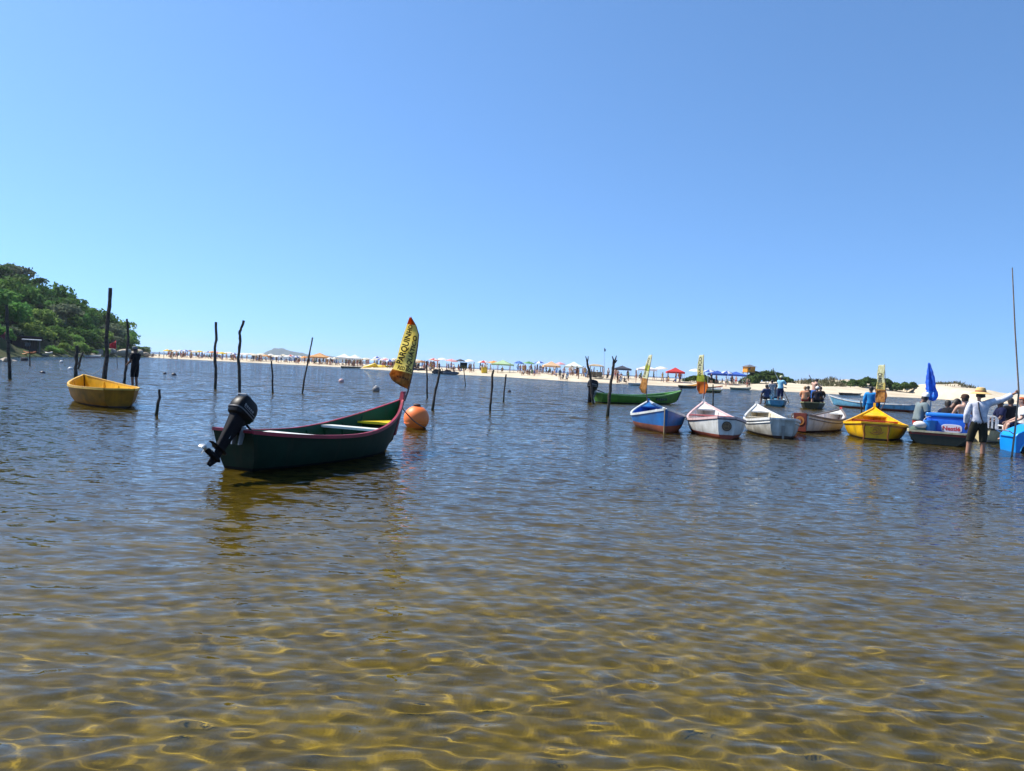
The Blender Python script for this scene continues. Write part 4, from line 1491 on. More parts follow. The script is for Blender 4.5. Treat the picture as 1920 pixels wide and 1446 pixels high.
cool = mat('cooler_blue', lin((28, 84, 190)), .3, .12, 5, col2=lin((36, 104, 206)))
mb = MB(); rbox(mb, (0, 0, .26), (.94, .58, .52)); mb.build('body', cool, ck)
mb = MB(); rbox(mb, (0, 0, .57), (.98, .62, .09)); mb.build('lid', mat('cooler_lid_blue', lin((40, 130, 220)), .3), ck)
mb = MB()
n_ = 28
ov = lambda a, b, y: [(.13 + a * math.copysign(abs(math.cos(2 * math.pi * k / n_)) ** .6, math.cos(2 * math.pi * k / n_)), y, .24 + b * math.copysign(abs(math.sin(2 * math.pi * k / n_)) ** .6, math.sin(2 * math.pi * k / n_))) for k in range(n_)]
mb.loft([ov(.24, .105, -.292), ov(.235, .10, -.298)])
bdg = mb.build('badge', mat('badge_white', lin((222, 214, 222)), .5), ck)
tv, tf, _ = text_mesh('Nestlé')
mb = MB(); mb.add([(-.07 + .40 * a, -.302, .185 + .11 * b_) for a, b_ in tv], tf)
mb.build('lettering', mat('badge_red', lin((196, 40, 52)), .5), bdg, smooth=False)
q2 = pxd(1743, 806, cb.y - 1.45)
ck2 = thing('plastic_bucket', 'small blue bucket standing left of the large blue cooler', 'bucket', (q2.x, q2.y, .08))
mb = MB(); mb.lathe([(.13, 0), (.135, .01), (.16, .5), (.168, .5), (.168, .53), (.15, .53), (.14, .5), (.02, .49)], 20); mb.build('body', mat('bucket_blue', lin((44, 130, 206)), .4), ck2)
mb = MB(); mb.tube([(.165 * math.cos(a), 0, .5 + .12 * math.sin(a)) for a in np.linspace(0, math.pi, 12)], .008, 6); mb.build('handle', mat('badge_white', lin((222, 214, 222)), .5), ck2)

q = pxd(1742, 800, cb.y - 1.0)
um = thing('folded_parasol', 'tall folded royal blue parasol standing in the cooler boat', 'parasol', (q.x, q.y, .05))
ztop = 1.4 + (733 - 687) / F_PX * q.y
zlow = 1.4 + (733 - 720) / F_PX * q.y
cloth_b = mat('parasol_blue', lin((24, 74, 186)), .7, .3, 9, col2=lin((36, 110, 222)))
mb = MB(); mb.tube([(0, 0, 0), (.01, 0, 1.0), (-.10, 0, ztop - .05)], .02, 8); mb.build('pole', mat('parasol_pole', (.5, .5, .5), .4, metal=.6), um)
mb = MB()
secs = []
for k in range(14):
    t = k / 13
    z = 1.30 + (ztop - 1.30) * t
    r = .72 * [.12, .15, .14, .135, .14, .135, .125, .115, .10, .095, .075, .06, .05, .03][k] * (1 + .05 * math.sin(k * 2.1))
    cx = .01 - .11 * t
    secs.append([(cx + r * (1 + .30 * math.cos(5 * a + 2.2 * t)) * math.cos(a), r * (1 + .30 * math.cos(5 * a)) * math.sin(a), z + .015 * math.sin(a)) for a in np.linspace(0, 2 * math.pi, 21)[:-1]])
mb.loft(secs)
mb.build('canopy', cloth_b, um)
mb = MB()
secs = []
for k in range(9):
    t = -math.pi / 2 + math.pi * k / 8
    r = .135 * max(math.cos(t), .3)
    secs.append([(.03 + r * (1 + .18 * math.cos(7 * a)) * math.cos(a), r * (1 + .18 * math.cos(7 * a)) * math.sin(a), 1.22 + .15 * math.sin(t) + .03 * math.cos(5 * a)) for a in np.linspace(0, 2 * math.pi, 29)[:-1]])
mb.loft(secs)
mb.build('gathered_flounce', mat('parasol_light_blue', lin((60, 150, 226)), .6, .3, 12, col2=lin((24, 80, 190))), um)

# bags lying in the cooler boat and the cream boat
for x, z_, dd, col, lab, s_ in ((1725, .22, cb.y - 1.45, (226, 222, 214), 'white bundle at the feet of the woman in the white cap', .13), (1722, .04, cb.y - 1.4, (92, 110, 96), 'grey green bag under the white bundle in the cooler boat', .17)):
    q = pxd(x, 800, dd)
    mb = MB()
    secs = []
    for k in range(7):
        t = -math.pi / 2 + math.pi * k / 6
        secs.append([(s_ * 1.3 * max(math.cos(t), .1) * math.cos(a) * (1 + .15 * math.cos(3 * a + k)), s_ * max(math.cos(t), .1) * math.sin(a) * (1 + .12 * math.sin(4 * a)), s_ + s_ * .8 * math.sin(t)) for a in np.linspace(0, 2 * math.pi, 15)[:-1]])
    mb.loft(secs)
    o = mb.build('cloth_bag', cloth('bag_%d' % int(col[0]), col))
    o.location = (q.x, q.y, z_ + .12)
    tag(o, lab, 'bag')
q = pxd(1861, 806, cream_loc.y - .5)
ch_ = thing('plastic_chair', 'white plastic chair standing in the cream boat', 'chair', (q.x, q.y, .03), -.25)
wpl = mat('white_plastic', (.75, .75, .74), .4)
mb = MB(); rbox(mb, (0, 0, .26), (.42, .42, .03), .05); mb.build('seat', wpl, ch_)
for k in range(4):
    mb = MB(); mb.box((-.15 + .1 * k, .22, .47), (.05, .02, .40)); mb.build('back_slat', wpl, ch_)
mb = MB(); mb.tube([(-.2, .22, .26), (-.2, .23, .60), (-.12, .235, .68), (.12, .235, .68), (.2, .23, .60), (.2, .22, .26)], .022, 8); mb.build('back_frame', wpl, ch_)
for sx_ in (-1, 1):
    mb = MB(); mb.tube([(sx_ * .2, .2, .44), (sx_ * .22, -.14, .44), (sx_ * .2, -.17, .26)], .02, 8); mb.build('armrest', wpl, ch_)
    for sy_ in (-1, 1):
        mb = MB(); mb.tube([(sx_ * .18, sy_ * .18, .26), (sx_ * .2, sy_ * .2, 0)], [.022, .018], 8); mb.build('leg', wpl, ch_)

# sky blue vending cart standing in the shallows at the right edge
q = px(1896, 848)
ct = thing('vending_cart', 'sky blue vending cart with a dark wheel standing in the water at the right edge', 'cart', (q.x + .12, q.y, 0), -.12)
cart_b = mat('cart_blue', lin((24, 146, 232)), .3, .1, 4)
prof = []
for x_, z_ in ((0, -.05), (-.03, .15), (-.04, .38), (.03, .47), (.16, .54), (.42, .66), (.8, .70), (1.15, .70), (1.2, .60), (1.2, -.05), (.62, -.05)):
    prof.append((x_, z_))
arch = [(.34 + .24 * math.cos(a), .02 + .24 * math.sin(a)) for a in np.linspace(-.25, math.pi + .25, 12)]
outl = prof + arch
mb = MB()
n_ = len(outl)
mb.add([(x_, 0, z_) for x_, z_ in outl] + [(x_, .75, z_) for x_, z_ in outl], [tuple(range(n_))[::-1], tuple(range(n_, 2 * n_))] + [(k, (k + 1) % n_, n_ + (k + 1) % n_, n_ + k) for k in range(n_)])
bdy = mb.build('body', cart_b, ct)
bv = bdy.modifiers.new('edge', 'BEVEL'); bv.width = .02; bv.segments = 2
mb = MB(); mb.tube([(.34 + .255 * math.cos(a), -.012, .02 + .255 * math.sin(a)) for a in np.linspace(.05, math.pi - .05, 14)], .018, 6); mb.build('wheel_arch_rim', mat('cart_light_blue', lin((80, 180, 240)), .35), ct)
for yy in (.08, .67):
    w_ = MB()
    w_.loft([[(.34 + r * math.cos(2 * math.pi * k / 22), yy + o_, -.06 + r * math.sin(2 * math.pi * k / 22)) for k in range(22)] for r, o_ in ((.12, -.05), (.2, -.06), (.215, -.03), (.215, .03), (.2, .06), (.12, .05))])
    wo_ = w_.build('wheel', mat('tyre_black', (.02, .02, .022), .8), ct)
    w_ = MB(); w_.loft([[(.34 + r * math.cos(2 * math.pi * k / 16), yy + o_, -.06 + r * math.sin(2 * math.pi * k / 16)) for k in range(16)] for r, o_ in ((.03, -.07), (.11, -.052), (.115, .0), (.03, .05))])
    w_.build('rim', mat('wheel_rim', lin((70, 40, 40)), .6), wo_)
mb = MB(); mb.tube([(-.03, .05, .42), (-.16, .05, .50), (-.16, .70, .50), (-.03, .70, .42)], .014, 6); mb.build('push_handle', mat('cart_handle', (.5, .5, .52), .35, metal=.7), ct)
q = pxd(1917, 795, 20.3)
person('person with orange hair just beyond the sky blue vending cart', sit_pose(.1), (q.x + .05, q.y, .1), 1.2, 2, [('shirt', cloth('white_cap', (236, 234, 230))), ('shorts', NAVY)], mat('hair_orange', lin((190, 92, 40)), .6))

# ---------------------------------------------------------------- stakes in the lagoon
stake_m = mat('weathered_stake', lin((84, 74, 64)), .9, .45, 9, col2=lin((38, 34, 30)), bump=.5, bscale=30)

_t = stake_m.node_tree
_p = _t.nodes['Principled BSDF']
_src = _p.inputs['Base Color'].links[0].from_socket
_g = _t.nodes.new('ShaderNodeNewGeometry'); _s = _t.nodes.new('ShaderNodeSeparateXYZ')
_t.links.new(_g.outputs['Position'], _s.inputs[0])
_n = _t.nodes.new('ShaderNodeTexNoise'); _n.inputs['Scale'].default_value = 9
_t.links.new(_g.outputs['Position'], _n.inputs['Vector'])
_a = _t.nodes.new('ShaderNodeMath'); _a.operation = 'MULTIPLY_ADD'; _a.inputs[1].default_value = -.35
_t.links.new(_n.outputs[0], _a.inputs[0]); _t.links.new(_s.outputs[2], _a.inputs[2])
_r = _t.nodes.new('ShaderNodeMapRange'); _r.inputs[1].default_value = .12; _r.inputs[2].default_value = .0
_t.links.new(_a.outputs[0], _r.inputs[0])
_m = _t.nodes.new('ShaderNodeMix'); _m.data_type = 'RGBA'; _m.inputs[7].default_value = (.016, .022, .012, 1)
_t.links.new(_r.outputs[0], _m.inputs[0]); _t.links.new(_src, _m.inputs[6]); _t.links.new(_m.outputs[2], _p.inputs['Base Color'])


def stake(label, pts, w, name='mooring_stake', forks=(), lean=0.0):
    """pts in the photograph from the waterline up; w = thickness there"""
    p0 = px(*pts[0])
    d = p0.y
    root_z = float(bed_z(np.array(p0.x), np.array(d))) - .2
    r = w * d / F_PX / 2
    W_ = [pxd(x, y, d + lean * i) for i, (x, y) in enumerate(pts)]
    dr = (W_[0] - W_[1]).normalized()
    W_ = [W_[0] + dr * (abs(root_z) / max(-dr.z, .3))] + W_
    fine, rad = [], []
    for i in range(len(W_) - 1):
        for k in range(3):
            t = k / 3
            fine.append(W_[i].lerp(W_[i + 1], t) + Vector((rnd.uniform(-1, 1), rnd.uniform(-1, 1), 0)) * r * .25)
    fine.append(W_[-1])
    n = len(fine)
    rad = [r * (1.1 - .35 * i / n) * rnd.uniform(.88, 1.12) for i in range(n)]
    mb = MB()
    mb.tube(fine, rad, 8)
    for (a, b) in forks:
        A, B = pxd(*a, d), pxd(*b, d)
        mb.tube([A, A.lerp(B, .5) + Vector((.01, .02, 0)), B], [r * .6, r * .5, r * .3], 6)
    return tag(mb.build(name, stake_m), label, 'stake', 'wooden stakes standing in the lagoon')


stake('tallest stake, thick and slightly bent, behind the mustard yellow boat', [(196, 716), (199, 672), (201, 620), (205, 575), (207, 540)], 8)
stake('thinner tall stake at the right of the tallest one, next to the wading man', [(233, 718), (236, 690), (240, 640), (240, 612), (238, 598)], 5)
stake('short thick stake behind the left end of the mustard yellow boat', [(141, 708), (143, 680), (144, 648)], 7)
stake('slanting pale stick leaning beside the short thick stake', [(147, 692), (150, 676), (156, 660)], 4)
stake('stake at the far left edge in front of the hut', [(19, 710), (16, 660), (13, 610), (12, 572)], 6)
stake('thin stake far off in front of the hut and orange kayaks', [(56, 686), (56, 668), (55, 648)], 2.2)
stake('straight stake with a kink, left of the pair beyond the outboard motor', [(404, 729), (404, 690), (403, 652), (406, 630), (405, 604)], 6)
stake('crooked stake rising behind the outboard motor cowling', [(450, 757), (449, 720), (447, 672), (450, 640), (449, 625), (452, 615), (457, 601)], 6)
stake('low leaning stump right of the mustard yellow boat', [(293, 778), (296, 757), (299, 745), (299, 730)], 6)
stake('short straight stake far beyond the green canoe', [(511, 736), (511, 705), (509, 677)], 4)
stake('slender curved stake leaning right beyond the green canoe', [(567, 738), (570, 712), (580, 665), (586, 633)], 3.5)
stake('straight thin stake right of the yellow banner', [(801, 746), (801, 710), (800, 677)], 3.5)
stake('stake leaning right, just right of the orange buoy', [(811, 768), (817, 732), (825, 692)], 5)
stake('stake with a bend near its foot in mid lagoon, left of a shorter one', [(919, 769), (921, 745), (923, 715), (923, 702), (926, 694)], 4.5)
stake('shorter stake in mid lagoon right of the bent one', [(944, 753), (946, 728), (949, 702)], 3.6)
stake('forked stake leaning left at the stern of the leaf green boat', [(1112, 757), (1109, 728), (1106, 700), (1101, 680)], 5, forks=(((1101, 681), (1103, 668)), ((1101, 681), (1098, 668))))
stake('forked stake leaning right in front of the leaf green boat', [(1139, 779), (1143, 742), (1146, 715), (1150, 690), (1151, 678)], 6, forks=(((1151, 680), (1156, 667)), ((1151, 680), (1148, 668)), ((1151, 682), (1157, 675))))
stake('thin straight stake right of the pink-trimmed boat', [(1337, 766), (1337, 745), (1337, 721)], 3)
stake('thin black stake between the askew white boat and the yellow boat', [(1616, 778), (1615, 765), (1614, 752)], 2.6)
mb = MB()
a_, b_ = pxd(152, 694, 42), pxd(198, 684, 42)
mb.tube([a_.lerp(b_, t) - Vector((0, 0, .35 * math.sin(math.pi * t))) for t in np.linspace(0, 1, 12)], .012, 5)
tag(mb.build('rope', mat('rope_pale', lin((176, 168, 150)), .9)), 'slack pale rope hanging between the stakes on the left', 'rope')

# sign board on a post
p0 = px(873, 724.5)
sg = thing('sign_post', 'dark sign board with two lines of yellow writing on a thin post in the water', 'sign', (p0.x, p0.y, 0))
k_ = p0.y / F_PX
mb = MB(); tp_ = pxd(869, 688, p0.y) - p0
mb.tube([Vector((.05, 0, -1.2)), Vector((0, 0, 0)), tp_], [.035, .035, .03], 8); mb.build('post', stake_m, sg)
c_ = pxd(869.3, 685.5, p0.y) - p0
mb = MB(); mb.box((c_.x, c_.y - .05, c_.z), (13.5 * k_, .03, 11.5 * k_)); brd = mb.build('board', mat('sign_dark', lin((46, 44, 40)), .7, .3, 8), sg)
for r_ in range(2):
    for i_ in range(4):
        mb = MB(); mb.box((c_.x - 4.2 * k_ + 2.8 * k_ * i_, c_.y - .07, c_.z - (1.2 + 2.6 * r_) * k_), (1.7 * k_, .006, 1.3 * k_)); mb.build('letter_mark', mat('sign_yellow', lin((200, 160, 70)), .7), brd)


# ---------------------------------------------------------------- buoys and floats
def buoy(label, x, y, rpx, m, sink=.75, cap=None):
    p = px(x, y)
    r = rpx * p.y / F_PX
    o = thing('buoy', label, 'buoy', (p.x, p.y, 0))
    mb = MB()
    mb.ball((0, 0, r * sink), r, 24, 16)
    f_ = mb.build('float', m, o)
    mb = MB()
    mb.tube([(r * .93 * math.cos(a), r * .93 * math.sin(a), r * .38 + .01 * math.sin(3 * a)) for a in np.linspace(0, 2 * math.pi, 25)], r * .035, 6, cap=False)
    mb.build('seam', m, f_)
    if cap:
        mb = MB()
        mb.lathe([(r * .30, r * (sink + .90)), (r * .30, r * (sink + 1.08)), (r * .2, r * (sink + 1.16)), (r * .02, r * (sink + 1.16))], 12)
        mb.build('cap', cap, o)
    return o, r


orange = mat('buoy_orange', lin((255, 134, 56)), .5, .15, 3, col2=lin((246, 116, 44)))
greyb = mat('buoy_grey', lin((120, 120, 120)), .6, .3, 6)
bo, br = buoy('big round orange buoy at the bow of the dark green canoe', 780, 802, 24, orange, .72, mat('buoy_cap', lin((70, 40, 34)), .7))
buoy('small grey and white buoy in mid lagoon, left of the yellow banner', 705, 734.5, 7, greyb, .5, WHITE_P)
buoy('small pinkish buoy far off in mid lagoon', 640, 717, 5, mat('buoy_pink', lin((206, 168, 164)), .6), .4)
buoy('small round white buoy off the headland shore', 115, 681, 3.2, WHITE_P, .6)
buoy('flat white float between the hut shore and the yellow boat', 132, 693, 4.5, WHITE_P, .1)
buoy('small dark float, left of a pair beyond the leaning stump', 309, 701.5, 3, mat('float_black', (.03, .03, .04), .5), .2)
buoy('larger dark float, right of a pair beyond the leaning stump', 326, 704, 4.5, mat('float_black', (.03, .03, .04), .5), .1)
buoy('dark flat float in front of the hut shore', 80, 700, 5, mat('float_black', (.03, .03, .04), .5), -.1)
buoy('tiny dark float right of the two mid-lagoon stakes', 955, 735, 3.4, mat('float_black', (.03, .03, .04), .5), .2)
mb = MB()
a_ = gc + Matrix.Rotation(math.atan2(hd.y, hd.x), 3, 'Z') @ Vector((gh.x(1, .6) + .06, 0, .66))
b_ = px(798, 799, .03) + Vector((0, -.32, 0))
mb.tube([a_.lerp(b_, t) - Vector((0, 0, .05 * math.sin(math.pi * t))) for t in np.linspace(0, 1, 12)], .011, 6)
mb.tube([b_, b_ + Vector((.12, .12, -.15))], .02, 6)
tag(mb.build('mooring_rope', mat('rope_dark', lin((92, 70, 58)), .9)), 'dark mooring rope from the bow of the dark green canoe across the orange buoy', 'rope')

# ---------------------------------------------------------------- headland: slope, forest, rocks, hut
HSY = np.array([30, 55, 100, 126, 164, 198, 206, 212, 300.])
HSX = np.array([-35, -43, -63, -71, -81, -93, -99, -112, -160.])


def head_z(X, Y):
    D = np.interp(Y, HSY, HSX) - X
    h = .43 * np.maximum(D, 0) ** 1.0 * np.clip((214 - Y) / 22, 0, 1) ** .6 * np.clip((Y - 70) / 26, .12, 1) + 1.0 * fbm(X, Y, 13, 21) * np.clip(D / 6, 0, 1)
    return np.where(D < 0, D * .25, np.maximum(h, .25 * np.minimum(D, 2)) + .1)


hx = np.linspace(-230, -34, 150)
hy = np.linspace(40, 300, 150)
headland = structure(link(bpy.data.objects.new('headland_slope', grid_mesh('headland_slope', hx, hy, lambda X, Y: np.maximum(head_z(X, Y), -2)))))
headland.data.materials.append(mat('forest_floor', (.045, .07, .024), 1, .5, .25, col2=(.06, .06, .03), spec=.05))


def leaf_cloud(lobes, n, size, seed, flat=.6):
    """leaf-sized quads over the lobes of a crown; lobes: (centre, radius, squash)"""
    r = np.random.default_rng(seed)
    V = []
    tot = sum(q[1] ** 2 for q in lobes)
    for c, rad, sq in lobes:
        m = max(12, int(n * rad ** 2 / tot))
        u = r.normal(size=(m, 3))
        u /= np.linalg.norm(u, axis=1)[:, None]
        u[:, 2] = np.where(u[:, 2] < -.35, -u[:, 2], u[:, 2])
        rr = rad * r.uniform(.72, 1.05, m)[:, None] * (1 + .18 * np.sin(u[:, :1] * 7 + c[0]) * np.cos(u[:, 1:2] * 6 + c[1]))
        p = np.array(c) + u * rr * np.array([1, 1, sq])
        nr = u * flat + r.normal(size=(m, 3)) * .55 + np.array([0, 0, .35])
        nr /= np.linalg.norm(nr, axis=1)[:, None]
        t = np.cross(nr, r.normal(size=(m, 3)))
        t /= np.linalg.norm(t, axis=1)[:, None]
        b = np.cross(nr, t)
        s = size * r.uniform(.6, 1.35, m)[:, None]
        V.append(np.stack([p - t * s - b * s * .5, p + t * s * .2 - b * s * .75, p + t * s + b * s * .4, p - t * s * .1 + b * s * .8], 1))
    V = np.concatenate(V).reshape(-1, 3)
    F = np.arange(len(V)).reshape(-1, 4)
    return V, F


def crown_mesh(seed, R=2.0, n=1100, kind='round'):
    r = random.Random(seed)
    lobes = []
    for k in range(9 if kind == 'round' else 6):
        a = r.uniform(0, 6.28)
        q = r.uniform(.25, .75) * R
        lobes.append(((q * math.cos(a), q * math.sin(a), r.uniform(-.35, .45) * R * (1 if kind == 'round' else .35)), R * r.uniform(.36, .60), r.uniform(.6, .8)))
    lobes.append(((0, 0, .25 * R), R * .66, .7))
    V, F = leaf_cloud(lobes, n, .17, seed)
    me = np_mesh('crown', V, F, smooth=False)
    return me


leafs = [mat('leaf_dark', (.08, .175, .038), .8, .5, .8, col2=(.038, .09, .02), trans=.35, rand=.3, spec=.1),
         mat('leaf_mid', (.13, .255, .055), .8, .4, .8, col2=(.07, .15, .032), trans=.35, rand=.3, spec=.1),
         mat('leaf_light', (.24, .37, .085), .8, .4, .8, col2=(.14, .24, .05), trans=.4, rand=.25, spec=.1),
         mat('leaf_grey', (.18, .22, .13), .8, .4, .8, col2=(.11, .15, .08), trans=.3, rand=.25, spec=.1)]
bark = mat('bark', (.09, .075, .06), .9, .4, 6)
crowns = []
for li, lm in enumerate(leafs):
    for k in range(4):
        me = crown_mesh(100 + li * 10 + k)
        me.materials.append(lm)
        crowns.append((li, me))
tw = MB()
tw.tube([(0, 0, -3.2), (.06, .02, -1.6), (-.04, .05, -.3), (.05, 0, .6)], [.17, .13, .10, .04], 7)
for k in range(4):
    a = k * 1.6 + .3
    tw.tube([(.0, .03, -1.0 + .2 * k), (.5 * math.cos(a), .5 * math.sin(a), -.2 + .2 * k), (1.1 * math.cos(a), 1.1 * math.sin(a), .35)], [.08, .055, .02], 6)
trunk_me = tw.mesh('trunk', bark)
TREE_LAB = {0: 'dark green broadleaf tree in the dense forest on the headland', 1: 'mid green broadleaf tree in the forest on the headland',
            2: 'light green bushy tree in the lower forest of the headland', 3: 'silvery grey green tree on the headland slope'}


def tree(x, y, z, s, li, label=None, sz=1.0, var=None, group='forest trees on the headland'):
    t = thing('forest_tree', label or TREE_LAB[li], 'tree', (x, y, z), rnd.uniform(0, 6.28), group)
    t.scale = (s, s, s * sz)
    c = link(bpy.data.objects.new('crown', rnd.choice([m for l, m in crowns if l == li]) if var is None else crowns[var][1]), t)
    c.location = (0, 0, 1.7)
    tr_ = link(bpy.data.objects.new('trunk', trunk_me), t)
    tr_.location = (0, 0, 1.6)
    return t


nt_ = 0
yy = 92.0
while yy < 222:
    xs_h = float(np.interp(yy, HSY, HSX))
    xl = -.667 * yy - 7
    D = 1.3
    while xs_h - D > xl:
        X_, Y_ = xs_h - D + rnd.uniform(-1, 1), yy + rnd.uniform(-1.2, 1.2)
        z_ = float(head_z(np.array(X_), np.array(Y_)))
        big = rnd.choice([.75, .9, 1.0, 1.15, 1.35, 1.7]) * rnd.uniform(.9, 1.1) * (1.05 if D > 8 else (.85 if D > 2.5 else .5))
        q_ = rnd.random()
        li = 2 if (D < 9 and q_ < .5) else (3 if q_ > .86 else (1 if q_ > .5 else 0))
        hut_zone = 90 < Y_ < 113 and D < 4.2
        if not hut_zone:
            zone = 'near the tip of the headland' if Y_ > 180 else ('at the foot of the headland above the rocks' if D < 7 else ('high up on the headland' if D > 17 else 'midway up the headland slope'))
            tree(X_, Y_, z_ - .5, big, li, '%s tree in the forest %s' % (('dark green broadleaf', 'mid green broadleaf', 'light green bushy', 'silvery green')[li], zone), sz=rnd.uniform(.8, 1.15), group='forest trees ' + zone)
            nt_ += 1
        D += rnd.uniform(3.1, 4.3)
    yy += 3.7
# trees that stand out above the ridge
for x, y, d, s, lab in ((2, 508, 165, 1.35, 'dark tree crown at the very left edge on the ridge'), (42, 521, 168, 1.0, 'dark umbrella-shaped tree rising above the ridge'),
                        (74, 527, 170, 1.05, 'dark tree right of the umbrella-shaped tree on the ridge'), (228, 622, 196, .95, 'dark rounded tree on the ridge beside the tallest stake')):
    p = pxd(x, y, d)
    t = tree(p.x, p.y, p.z - 1.7 * s, s, 0, lab, .75, group=None)
for i_, (x, y) in enumerate(((105, 553), (113, 560), (123, 565))):
    p = pxd(x, y, 172)
    mb = MB()
    hh = 3.4 - .5 * i_
    mb.tube([(0, 0, -2.5), (.05, 0, 0), (.1, .1, hh * .6), (.05, 0, hh)], [.07, .06, .04, .015], 6)
    for k in range(9):
        a = k * 2.4
        zz = .5 + hh * .08 * k
        mb.tube([(.06, .02, zz), (.06 + .5 * math.cos(a), .5 * math.sin(a), zz + .5), (.06 + .75 * math.cos(a), .75 * math.sin(a), zz + 1.1)], [.03, .02, .008], 5)
    o = thing('sparse_tree', ['tallest of three thin sparse trees on the ridge', 'middle one of three thin sparse trees on the ridge', 'lowest of three thin sparse trees on the ridge'][i_], 'tree', (p.x, p.y, p.z - 1.2))
    mb.build('trunk', bark, o)
    V, F = leaf_cloud([((.3, .2, hh * .7), .7, 1.2), ((-.3, -.1, hh * .9), .5, 1.1)], 120, .10, 50 + i_)
    me = np_mesh('crown', V, F, False); me.materials.append(leafs[3])
    link(bpy.data.objects.new('crown', me), o)

rock_m = mat('shore_rock', lin((190, 176, 154)), .9, .4, 1.2, col2=lin((120, 108, 92)), bump=.6, bscale=4)


def rock_mesh(seed):
    r = np.random.default_rng(seed)
    mb = MB()
    mb.ball((0, 0, 0), 1, 14, 9)
    v = np.array(mb.v)
    for k in range(10):
        n = r.normal(size=3); n /= np.linalg.norm(n)
        h = r.uniform(.55, .85)
        d = v @ n
        v -= np.outer(np.maximum(d - h, 0) * .85, n)
    mb.v = [tuple(q) for q in v * np.array([1.25, 1, .7])]
    return mb.mesh('shore_rock', rock_m)


rocks = [rock_mesh(k) for k in range(5)]
ROCK_PX = [(168, 664, 11), (182, 661, 13), (197, 665, 10), (205, 658, 12), (222, 663, 14), (236, 659, 12), (246, 665, 12), (258, 660, 11), (268, 665, 10), (277, 666, 9), (288, 667, 8),
           (150, 666, 9), (135, 667, 7), (118, 667, 8), (96, 668, 7), (84, 665, 8), (10, 676, 14), (-6, 677, 13), (24, 678, 10), (36, 676, 9), (47, 676, 7), (230, 668, 8), (252, 668, 9), (213, 668, 8), (190, 668, 8),
           (298, 669, 6), (308, 670, 6), (320, 671, 6), (330, 672, 5)]
for i_, (x, y, w) in enumerate(ROCK_PX):
    d = float(np.interp(x, [-10, 20, 60, 150, 250, 285, 340], [60, 64, 100, 128, 166, 196, 205]))
    p = pxd(x, y, d)
    s = w * d / F_PX
    o = link(bpy.data.objects.new('shore_rock', rocks[i_ % 5]))
    o.location = (p.x, p.y, p.z - s * .15)
    o.scale = (s, s, s * rnd.uniform(.8, 1.15))
    o.rotation_euler = (rnd.uniform(-.3, .3), rnd.uniform(-.3, .3), rnd.uniform(0, 6.28))
    lab = 'pale boulder among the rocks at the foot of the wooded headland' if 80 < x < 295 else ('low dark rock in the row beyond the tip of the headland' if x > 290 else 'pale rock on the shore below the hut at the far left')
    tag(o, lab, 'rock', lab.split(' ')[0] + ' rocks along the headland shore ' + ('tip' if x > 290 else ('foot' if x > 80 else 'left')))
dk = link(bpy.data.objects.new('shore_rock', rocks[1].copy()))
dk.data.materials.clear(); dk.data.materials.append(mat('black_rock', (.02, .02, .026), .8))
p = pxd(45, 676, 70); dk.location = p; dk.scale = (.33, .33, .5)
tag(dk, 'small black rock standing in the water below the orange kayaks', 'rock')

# hut
p = pxd(40, 661, 106)
hut = thing('beach_hut', 'dark timber hut with a white roof edge under the trees at the far left', 'hut', (p.x, p.y, p.z), .5)
hw = mat('hut_timber', lin((58, 54, 54)), .9, .35, 3)
for k in range(12):
    mb = MB(); mb.box((-1.9 + .33 * k, 0, .95), (.31, .06, 1.9)); mb.build('wall_board', hw, hut)
for k in range(8):
    mb = MB(); mb.box((2.03, .2 + .34 * k, .95), (.06, .32, 1.9)); mb.build('wall_board', hw, hut)
mb = MB(); mb.box((-.6, -.05, .8), (.75, .04, 1.6)); mb.build('door', mat('hut_door', lin((36, 34, 40)), .8), hut)
mb = MB(); mb.box((.7, -.05, 1.15), (.7, .04, .6)); wn = mb.build('window', mat('hut_window', (.01, .012, .02), .2), hut)
mb = MB()
for a, b, c, s in ((.7, 1.48, .8, .05), (.7, .83, .8, .05)):
    mb.box((a, -.08, b), (c, .04, s))
mb.build('frame', hw, wn)
mb = MB(); mb.box((.1, 1.3, 2.05), (4.7, 3.6, .08), rot=Matrix.Rotation(-.12, 3, 'X')); rf_ = mb.build('roof', mat('hut_roof', lin((84, 82, 84)), .8, .3, 2), hut)
mb = MB(); mb.box((1.2, -.62, 1.84), (2.3, .5, .10), rot=Matrix.Rotation(.2, 3, 'X')); mb.build('awning', mat('awning_white', (.8, .8, .78), .6), rf_)


# kayaks drawn up below the hut, flags
def kayak(label, xa, xb, y, d, m, rz=0.1):
    p = pxd((xa + xb) / 2, y, d)
    L = (xb - xa) * d / F_PX
    o = thing('kayak', label, 'kayak', (p.x, p.y, p.z), rz)
    mb = MB()
    secs = []
    for k in range(15):
        t = k / 14
        w = max(.33 * math.sin(math.pi * t) ** .6, .02)
        z0 = .12 * (2 * t - 1) ** 4
        secs.append([(-L / 2 + L * t, w * math.cos(a), z0 + .17 + .15 * math.sin(a)) for a in np.linspace(0, 2 * math.pi, 11)[:-1]])
    mb.loft(secs); mb.build('hull', m, o)
    mb = MB(); mb.tube([(.45 * math.cos(a), .2 * math.sin(a), .315) for a in np.linspace(0, 2 * math.pi, 17)], .03, 6, cap=False); mb.build('cockpit_rim', mat('kayak_dark', (.03, .03, .03), .6), o)


kayak('long orange kayak drawn up below the hut', 17, 50, 667, 98, paint('kayak_orange', (226, 140, 30)))
kayak('short orange kayak right of the long one below the hut', 45, 66, 664, 102, paint('kayak_rust', (206, 110, 44)), .4)
kayak('yellow green kayak at the left edge below the hut', -4, 17, 661, 96, paint('kayak_lime', (206, 206, 60)))
kayak('white kayak on the shore right of the hut', 80, 98, 664, 112, WHITE_P)


